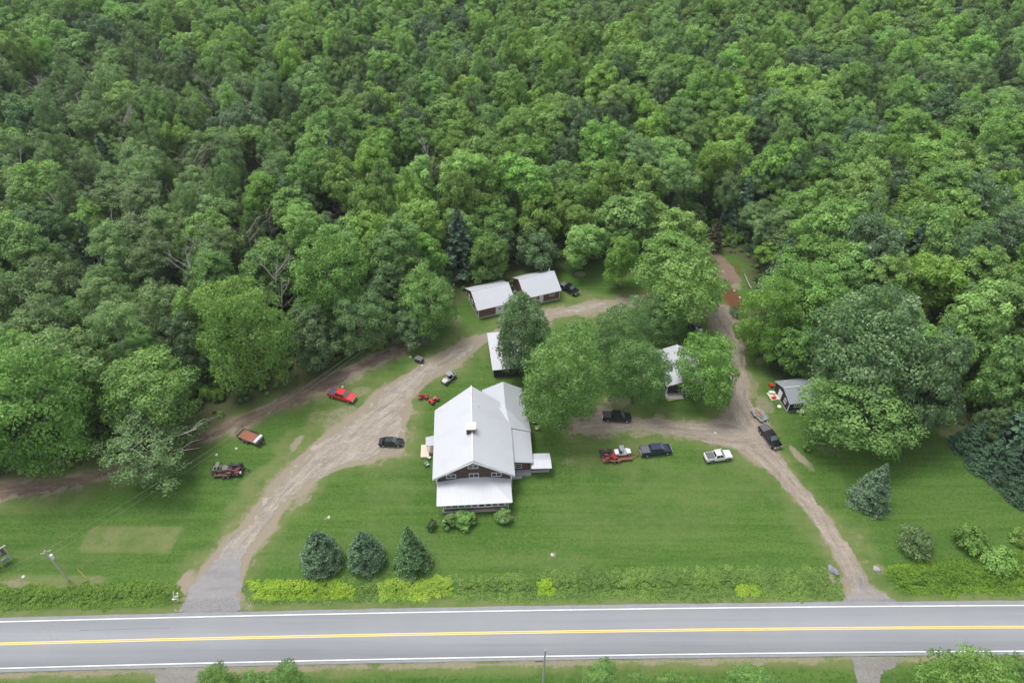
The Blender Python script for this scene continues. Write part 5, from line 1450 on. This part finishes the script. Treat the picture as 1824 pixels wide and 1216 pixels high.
cn = MB().box(-.2, .2, -.15, .15, 0, .38, (.02, .02)).tube([(.1, 0, .38), (.1, 0, .48)], .05, 8).build('fuel_can', 'atv_red'); cn.location = on(tC, -.2, -.75); tag(cn, 'red fuel can on the near edge of the rusty trailer', 'fuel can')
tD = trailer('small silver trailer with firewood hitched behind the black pickup', P(1352, 738, .5), -68, 3.2, 1.8, deck='plastic_grey', frame='galv', rails=True, axles=1, tongue=1.1)
for i, (a, b_, c, w_) in enumerate([(-.9, .3, 'wood', .5), (-.3, -.2, 'cargo_tan', .45), (.4, .25, 'cargo_tan', .4), (.2, -.45, 'wood', .35), (.9, -.1, 'plastic_grey', .5)]):
    mb = MB(); rr = random.Random(60 + i)
    for k in range(7):
        z = .09 + .14 * (k // 3); yy = (k % 3 - 1) * .15
        mb.tube([(-w_ + rr.uniform(-.08, .08), yy, z), (w_ + rr.uniform(-.08, .08), yy + rr.uniform(-.05, .05), z)], .07, 6)
    o = mb.build('firewood_pile', c); o.location = on(tD, a, b_); o.rotation_euler.z = R(-68 + rr.uniform(-60, 60))
    tag(o, ['yellow split logs at the rear of the silver trailer', 'reddish logs in the middle of the silver trailer', 'reddish poles toward the tongue of the silver trailer', 'short yellow logs by the rail of the silver trailer', 'grey poles at the tongue end of the silver trailer'][i], 'firewood')

# gear in the grey pickup
for i, (dx, dy, c, lab) in enumerate([(-.6, .3, 'cargo_w', 'white bundle on the bed of the dark grey pickup'), (-1.5, -.3, 'cargo_w', 'white and grey bundle at the tail of the dark grey pickup')]):
    a = R(109); p = P(1239, 584, .9)
    mb = MB().loft([[(math.cos(k) * r_ * .45, math.sin(k) * r_ * .35, z) for k in np.linspace(0, 2 * math.pi, 9)[:-1]] for r_, z in ((.8, 0), (1.05, .15), (.8, .35), (.3, .45))])
    o = mb.build('bundle', c, smooth=60); o.location = (p[0] - dx * math.cos(a) * -1 - dy * math.sin(a), p[1] + dx * math.sin(a) + dy * math.cos(a), 1.3); tag(o, lab, 'bundle')

# ------------------------------------------------------------------ small things
# trash container on the grass by the driveway
x, y = P(747, 644)
t = thing('trash_box', 'dark lidded wooden bin by the upper edge of the left driveway', 'bin', (x, y, 0), -25)
MB().box(-.8, .8, -.5, .5, 0, .95, (.03, .03)).build('bin_body', 'dark_matte', t)
MB().slab([(-.86, -.56, 1.0), (.86, -.56, 1.0), (.86, .56, 1.16), (-.86, .56, 1.16)], .06).build('lid', 'tonneau', t)
MB().box(.5, .78, -.53, -.5, .5, .75).build('label_panel', 'cargo_tan', t)
# bench
x, y = P(675, 622)
t = thing('bench', 'pale wooden bench at the wood edge above the dirt track', 'bench', (x, y, 0), 14)
MB().box(-1.1, 1.1, -.42, -.24, .42, .47).box(-1.1, 1.1, -.20, -.02, .42, .47).build('seat', 'wood', t)
MB().box(-1.1, 1.1, .12, .16, .72, .86).box(-1.1, 1.1, .11, .15, .54, .66).build('backrest', 'beige', t)
for sx in (-.9, .9): MB().box(sx - .05, sx + .05, -.4, .14, 0, .41).box(sx - .05, sx + .05, .06, .10, .42, .85).build('leg', 'wood', t)
# lawn chairs left of the lodge
def lawn_chair(px, py, yaw, m, label, group=None):
    x, y = P(px, py, .3)
    t = thing('lawn_chair', label, 'chair', (x, y, 0), yaw, group)
    MB().slab([(-.28, -.3, .42), (.28, -.3, .42), (.28, .22, .38), (-.28, .22, .38)], .04).build('seat', m, t)
    MB().prism([(.2, .4), (.26, .4), (.52, 1.0), (.46, 1.0)], 'x', -.28, .28).build('backrest', m, t)
    for sx in (-.3, .3):
        for sy in (-.26, .22): MB().tube([(sx, sy, 0), (sx, sy, .62)], .022, 5).build('leg', 'chrome', t)
        MB().box(sx - .035, sx + .035, -.3, .26, .62, .65).build('armrest', 'trim', t)
lawn_chair(764, 815, 150, 'cargo_w', 'pale lawn chair left of the lodge, the one nearer the beige landing')
lawn_chair(761, 827, 120, 'plastic_grey', 'grey lawn chair left of the lodge, farther from the beige landing')
lawn_chair(951, 752, 250, 'frame_black', 'dark chair on the right side of the lodge under the maple')
lawn_chair(956, 763, 270, 'wood', 'brownish chair on the right side of the lodge, nearest the lawn')
# boulders
def boulder(px, py, s, c, label, seed):
    x, y = P(px, py); rr = random.Random(seed)
    import bmesh
    bm = bmesh.new(); bmesh.ops.create_icosphere(bm, subdivisions=3, radius=1)
    for v in bm.verts:
        n = v.co.normalized(); d = 1 + .18 * math.sin(3.1 * n.x + seed) * math.cos(2.7 * n.y + seed) + .08 * math.sin(7 * n.z + 5 * n.x + seed)
        v.co = Vector((n.x * s[0], n.y * s[1], max(n.z, -.25) * s[2])) * d
    me = bpy.data.meshes.new('boulder'); bm.to_mesh(me); bm.free(); me.materials.append(c)
    o = link(bpy.data.objects.new('boulder', me)); o.location = (x, y, .1 * s[2]); o.rotation_euler.z = R(-60); tag(o, label, 'boulder')
M['rock'] = mat('rock', (.24, .245, .27), .9, var=.3, scale=2); M['rock2'] = mat('rock_pale', (.36, .35, .34), .9, var=.3, scale=2)
boulder(1483, 1016, (.95, .6, .65), M['rock'], 'dark grey boulder left of the right driveway mouth', 2)
boulder(1561, 1014, (.58, .5, .5), M['rock2'], 'pale boulder right of the right driveway mouth', 5)
M['rock_light'] = mat('rock_light', (.55, .53, .49), .9, var=.2, scale=3)
# roadside marker posts at the left driveway mouth
t = thing('mailbox_post', 'pair of pale slanting posts with a small box at the left driveway mouth', 'post', (*P(313, 1070), 0), 10)
MB().tube([(-.25, 0, 0), (.25, .3, 2.2)], .07, 6).tube([(.3, 0, 0), (.75, .25, 1.8)], .1, 6).build('post', 'trim', t)
MB().box(-.35, .55, -.08, .08, .55, .7).build('crossbar', 'trim', t)
MB().box(.15, .75, -.15, .15, 1.0, 1.35, (.03, .03)).build('mailbox', 'silver_paint', t)
# roadside sign at the left edge
t = thing('lodge_sign', 'weathered hanging sign board between posts at the left edge of the lawn', 'sign', (*P(4, 1006), 0), 48)
MB().tube([(-1.6, 0, 0), (-1.6, 0, 3.3)], .1, 8).build('post', 'bark_pale', t)
MB().tube([(1.6, 0, 0), (1.6, 0, 3.3)], .1, 8).build('post', 'bark_pale', t)
MB().box(-2.0, 2.0, -.1, .1, 3.3, 3.5).build('crossbeam', 'bark_pale', t)
sb = MB().box(-1.45, 1.45, -.06, .06, 1.7, 3.15).build('sign_board', 'bark', t)
# worn pale lettering, too blurred in the photograph to read: strokes of the same size and place
lt = MB(); rr = random.Random(5)
for row_, (z, n, h_) in enumerate(((2.72, 5, .26), (2.3, 7, .26), (1.88, 6, .2))):
    for k in range(n):
        x0 = -1.2 + k * 2.4 / n
        lt.box(x0, x0 + .05, -.075, -.062, z, z + h_)
        lt.box(x0 + .06, x0 + .2, -.075, -.062, z + h_ * rr.choice((0, .4, .8)), z + h_ * .15 + h_ * .8 * 0 + .05 + h_ * rr.choice((0, .4, .75)))
        if rr.random() < .6: lt.box(x0 + .2, x0 + .25, -.075, -.062, z, z + h_)
lt.build('lettering', 'cargo_w', sb)
MB().box(-1.2, -.3, -.5, .1, .5, 1.2, (.15, .1)).box(.1, 1.3, -.4, .1, .6, 1.15, (.2, .1)).build('planter', 'rock', t)

# utility poles and wires
def pole(px, py, H, label, yaw, lean=(0, 0), arm=1.2, can=True, name='utility_pole', group=None):
    x, y = P(px, py); z = gz(x, y)
    t = thing(name, label, 'utility pole', (x, y, z), yaw, group)
    MB().tube([(0, 0, -.3), (lean[0], lean[1], H)], [.17, .12], 10).build('pole', 'bark_pale', t)
    if arm: MB().box(lean[0] - arm, lean[0] + arm, -.05 + lean[1], .05 + lean[1], H - .45, H - .33).build('crossarm', 'bark_pale', t)
    ins = MB()
    for k in ((-arm * .85, arm * .85, 0) if arm else (0,)): ins.tube([(lean[0] + k, lean[1], H - .33 if k else H), (lean[0] + k, lean[1], H - .1 if k else H + .22)], [.05, .035], 6)
    ins.build('insulator', 'cargo_w', t)
    if can:
        c = MB().tube([(.32 + lean[0] * .8, -.15, H - 2.1), (.32 + lean[0] * .8, -.15, H - 1.2)], .24, 12).build('transformer', 'cargo_w', t)
    return t, (x, y, z)
pA, a0 = pole(123, 1034, 8.6, 'weathered pole with white transformer on the lawn at lower left', 30, arm=.7)
pB, b0 = pole(967, 1218, 11.0, 'utility pole rising from the bottom edge across the road line', 2, arm=0, can=False)
MB().box(-1.25, -.2, -.2, -.12, 8.0, 8.12).build('bracket', 'frame_black', pB)
pC, c0 = pole(764, 580, 8.2, 'service pole among the trees left of the left garage', 10, arm=0)
M['cable'] = mat('cable', (.22, .26, .20), .6)
def cable(name, pts_pairs, label, sag=.8, r=.013):
    mb = MB()
    for a, b_ in pts_pairs:
        a = Vector(a); b_ = Vector(b_); pts = []
        for k in range(17):
            s = k / 16; p = a.lerp(b_, s); p.z -= sag * 4 * s * (1 - s); pts.append(p)
        mb.tube(pts, r, 4)
    o = mb.build(name, 'cable'); return tag(o, label, 'cable')
A = Vector(a0) + Vector((0, 0, 8.6)); B = Vector(b0) + Vector((0, 0, 11.2)); Cp = Vector(c0) + Vector((0, 0, 7.9))
cable('power_line', [(A, Cp), (A - Vector((0, 0, 1.4)), Cp - Vector((0, 0, 1.0)))], 'pair of thin wires crossing the left lawn to the wooded service pole', 2.0)
cable('power_line', [(A, (-150, 10, 8)), (A - Vector((0, 0, 1.4)), (-150, 10, 6.6))], 'pair of thin wires leaving the transformer pole toward the lower left', 1.5)
cable('roadside_line', [(B, (110, B.y + 1.5, 10.4)), (B, (-45, B.y - .6, 10.4)), ((-45, B.y - .6, 10.4), (-120, B.y - 3, 10.4))], 'thin wire strung along the near side of the road', .6)
t = thing('guy_wire_guard', 'yellow guy wire guard right of the lower left pole', 'guy wire', (*P(154, 1030), 0), 0)
mb = MB().tube([(0, 0, 0), (-1.15, .75, 1.6)], .05, 6).build('guard_tube', mat('yellow_plastic', (.55, .48, .10), .6), t)
g0 = Vector(t.location)
MB().tube([(-1.15, .75, 1.6), tuple(A - Vector((0, 0, .9)) - g0)], .014, 4).build('wire', 'cable', t)

# swing barrier on the forest track
x, y = P(1328, 500, .8)
x1, y1 = P(1336, 518); x2, y2 = P(1325, 493)
t = thing('log_barrier', 'thin pole barrier at the side of the forest track', 'barrier', (x1, y1, 0), math.degrees(math.atan2(y2 - y1, x2 - x1)))
Lb = math.hypot(x2 - x1, y2 - y1)
MB().tube([(0, 0, .9), (Lb, 0, .8)], .08, 6).build('rail', 'bark_pale', t)
for k in (0, Lb): MB().tube([(k, 0, -.1), (k, 0, 1.1)], .1, 6).build('post', 'bark_pale', t)
MB().disc_y(.3, -.1, .95, .16, .04, 12).build('reflector', 'cargo_w', t)

# small pale stones on the grass
for i, (px, py, lab) in enumerate([(1274, 771, 'pale stone at the edge of the gravel above the white pickup'), (421, 799, 'pale stone on the lawn below the empty flatbed trailer'), (386, 810, 'small pale stone on the lawn above the crowded trailer'),
        (731, 636, 'pale stone just left of the dark lidded bin'), (752, 651, 'flat pale stone at the gravel edge just below the dark lidded bin'), (586, 921, 'pale stone in a bare spot above the first round spruce'), (984, 988, 'pale stones in a bare spot in the middle of the front lawn'), (42, 1027, 'pale stone on the dry strip left of the lower left pole'), (1308, 518, 'pale stone on the red soil patch'), (1318, 530, 'second pale stone on the red soil, nearer the camera')]):
    boulder(px, py, (.32, .24, .2), M['rock_light'], lab, 30 + i)

# clutter by the shed
def crate(px, py, s, c, label, name='storage_tub', yaw=15, z=0.0, cat='tub'):
    x, y = P(px, py, z)
    t = thing(name, label, cat, (x, y, z), yaw)
    MB().loft([[(-s[0] * k, -s[1] * k, zz), (s[0] * k, -s[1] * k, zz), (s[0] * k, s[1] * k, zz), (-s[0] * k, s[1] * k, zz)] for k, zz in ((.42, 0), (.5, s[2]))]).build('tub', c, t)
    MB().box(-s[0] * .53, s[0] * .53, -s[1] * .53, s[1] * .53, s[2], s[2] + .05).build('lid', c, t)
crate(1373, 688, (.7, .9, .5), 'atv_red', 'red tub on the grass behind the shed door')
crate(1372, 700, (.7, .5, .4), 'cargo_w', 'white tub on the wooden platform by the shed, outer end', z=.165)
crate(1377, 701, (.5, .5, .45), 'cargo_w', 'white tub on the wooden platform by the shed, inner end', z=.165)
crate(1378, 709, (.9, .5, .3), 'atv_red', 'red tub at the near end of the wooden platform', z=.165)
x, y = P(1388, 724)
o = MB().loft([[(math.cos(k) * r_, math.sin(k) * r_, z) for k in np.linspace(0, 2 * math.pi, 13)[:-1]] for r_, z in ((.4, 0), (.42, .1), (.35, .16))]).build('round_lid', 'flue'); o.location = (x, y, 0)
tag(o, 'round pale lid lying on the grass in front of the shed', 'lid')

# the person behind the red pickup
def person(x, y, yaw, label):
    t = thing('person', label, 'person', (x, y, 0), yaw)
    J = {'pel': (0, 0, .95), 'waist': (0, 0, 1.1), 'chest': (0, .01, 1.32), 'neck': (0, .01, 1.50), 'head': (0, -.02, 1.60), 'top': (0, -.01, 1.74),
         'hl': (-.10, 0, .90), 'kl': (-.11, -.02, .48), 'al': (-.12, .02, .08), 'tl': (-.13, -.16, .04), 'hr': (.10, 0, .90), 'kr': (.12, -.04, .48), 'ar': (.13, .01, .08), 'tr': (.14, -.17, .04),
         'sl': (-.19, .01, 1.43), 'el': (-.26, .02, 1.14), 'wl': (-.25, -.10, .90), 'sr': (.19, .01, 1.43), 'er': (.27, .0, 1.15), 'wr': (.24, -.16, .95)}
    E_ = [('pel', 'waist'), ('waist', 'chest'), ('chest', 'neck'), ('neck', 'head'), ('head', 'top'), ('pel', 'hl'), ('hl', 'kl'), ('kl', 'al'), ('al', 'tl'), ('pel', 'hr'), ('hr', 'kr'), ('kr', 'ar'), ('ar', 'tr'), ('chest', 'sl'), ('sl', 'el'), ('el', 'wl'), ('chest', 'sr'), ('sr', 'er'), ('er', 'wr')]
    Rad = dict(pel=.15, waist=.14, chest=.16, neck=.06, head=.095, top=.06, hl=.10, kl=.065, al=.045, tl=.04, hr=.10, kr=.065, ar=.045, tr=.04, sl=.07, el=.045, wl=.03, sr=.07, er=.045, wr=.03)
    for s_, sx in (('l', -1), ('r', 1)):
        w0 = Vector(J['w' + s_])
        J['p' + s_] = tuple(w0 + Vector((0, -.04, -.07))); Rad['p' + s_] = .032; E_.append(('w' + s_, 'p' + s_))
        for k in range(4):
            a = 'f%s%d' % (s_, k); J[a] = tuple(w0 + Vector((sx * (.03 - .02 * k), -.07, -.12))); J[a + 'b'] = tuple(w0 + Vector((sx * (.03 - .02 * k), -.09, -.155 + .008 * abs(k - 1))))
            Rad[a] = .009; Rad[a + 'b'] = .008; E_ += [('p' + s_, a), (a, a + 'b')]
        a = 'th' + s_; J[a] = tuple(w0 + Vector((-sx * .045, -.06, -.07))); Rad[a] = .01; E_.append(('p' + s_, a))
    ks = list(J); me = bpy.data.meshes.new('body')
    me.from_pydata([J[k] for k in ks], [(ks.index(a), ks.index(b2)) for a, b2 in E_], []); me.materials.append(mat('skin', (.55, .33, .24), .6))
    o = link(bpy.data.objects.new('body', me), t)
    sk = o.modifiers.new('skin', 'SKIN'); 
    if not me.skin_vertices: pass
    for i, k in enumerate(ks):
        me.skin_vertices[0].data[i].radius = (Rad[k], Rad[k] * (.75 if k in ('pel', 'waist', 'chest') else 1)); me.skin_vertices[0].data[i].use_root = (k == 'pel')
    o.modifiers.new('sub', 'SUBSURF').levels = 1
    def cl(name, parts, grow, m):
        # clothing as tapered tubes that follow the limbs
        mb = MB()
        for ch_ in parts: mb.tube([J[k] for k in ch_[0]], [r_ for r_ in ch_[1]], 12)
        return mb.build(name, m, t, smooth=60)
    cl('shirt', [(('pel', 'waist', 'chest', 'neck'), (.185, .18, .20, .08)), (('chest', 'sl', 'el'), (.12, .10, .07)), (('chest', 'sr', 'er'), (.12, .10, .07))], 0, 'cargo_w')
    cl('trousers', [(('pel', 'hl', 'kl', 'al'), (.15, .125, .09, .07)), (('pel', 'hr', 'kr', 'ar'), (.15, .125, .09, .07))], 0, 'dark_matte')
    MB().tube([(0, -.02, 1.66), (0, -.02, 1.73), (0, -.01, 1.79)], [.125, .125, .06], 14).slab([(-.09, -.13, 1.68), (.09, -.13, 1.68), (.07, -.24, 1.66), (-.07, -.24, 1.66)], .015).build('cap', 'cargo_w', t, smooth=50)
    fc = MB()
    for sx in (-1, 1): fc.box(sx * .035 - .012, sx * .035 + .012, -.118, -.105, 1.62, 1.635)
    fc.box(-.025, .025, -.118, -.105, 1.555, 1.565); fc.build('face_features', 'dark_matte', t)
    MB().box(-.012, .012, -.135, -.10, 1.585, 1.62, (.004, .004)).build('nose', bpy.data.materials['skin'], t)
x, y = P(610, 688, 1.55)
person(x, y, 20, 'person in a white cap and white shirt standing behind the red pickup')

# ------------------------------------------------------------------ the air: a faint even haze
m = bpy.data.materials.new('haze'); m.use_nodes = True; m.node_tree.nodes.clear()
ho = m.node_tree.nodes.new('ShaderNodeOutputMaterial'); hv = m.node_tree.nodes.new('ShaderNodeVolumePrincipled')
hv.inputs['Color'].default_value = (.86, .91, 1.0, 1); hv.inputs['Density'].default_value = .00012; hv.inputs['Anisotropy'].default_value = .2
m.node_tree.links.new(hv.outputs[0], ho.inputs['Volume'])
hz = MB().box(-4200, 4200, -4200, 4200, -8, 112).build('haze', m); tag(hz, kind='stuff')
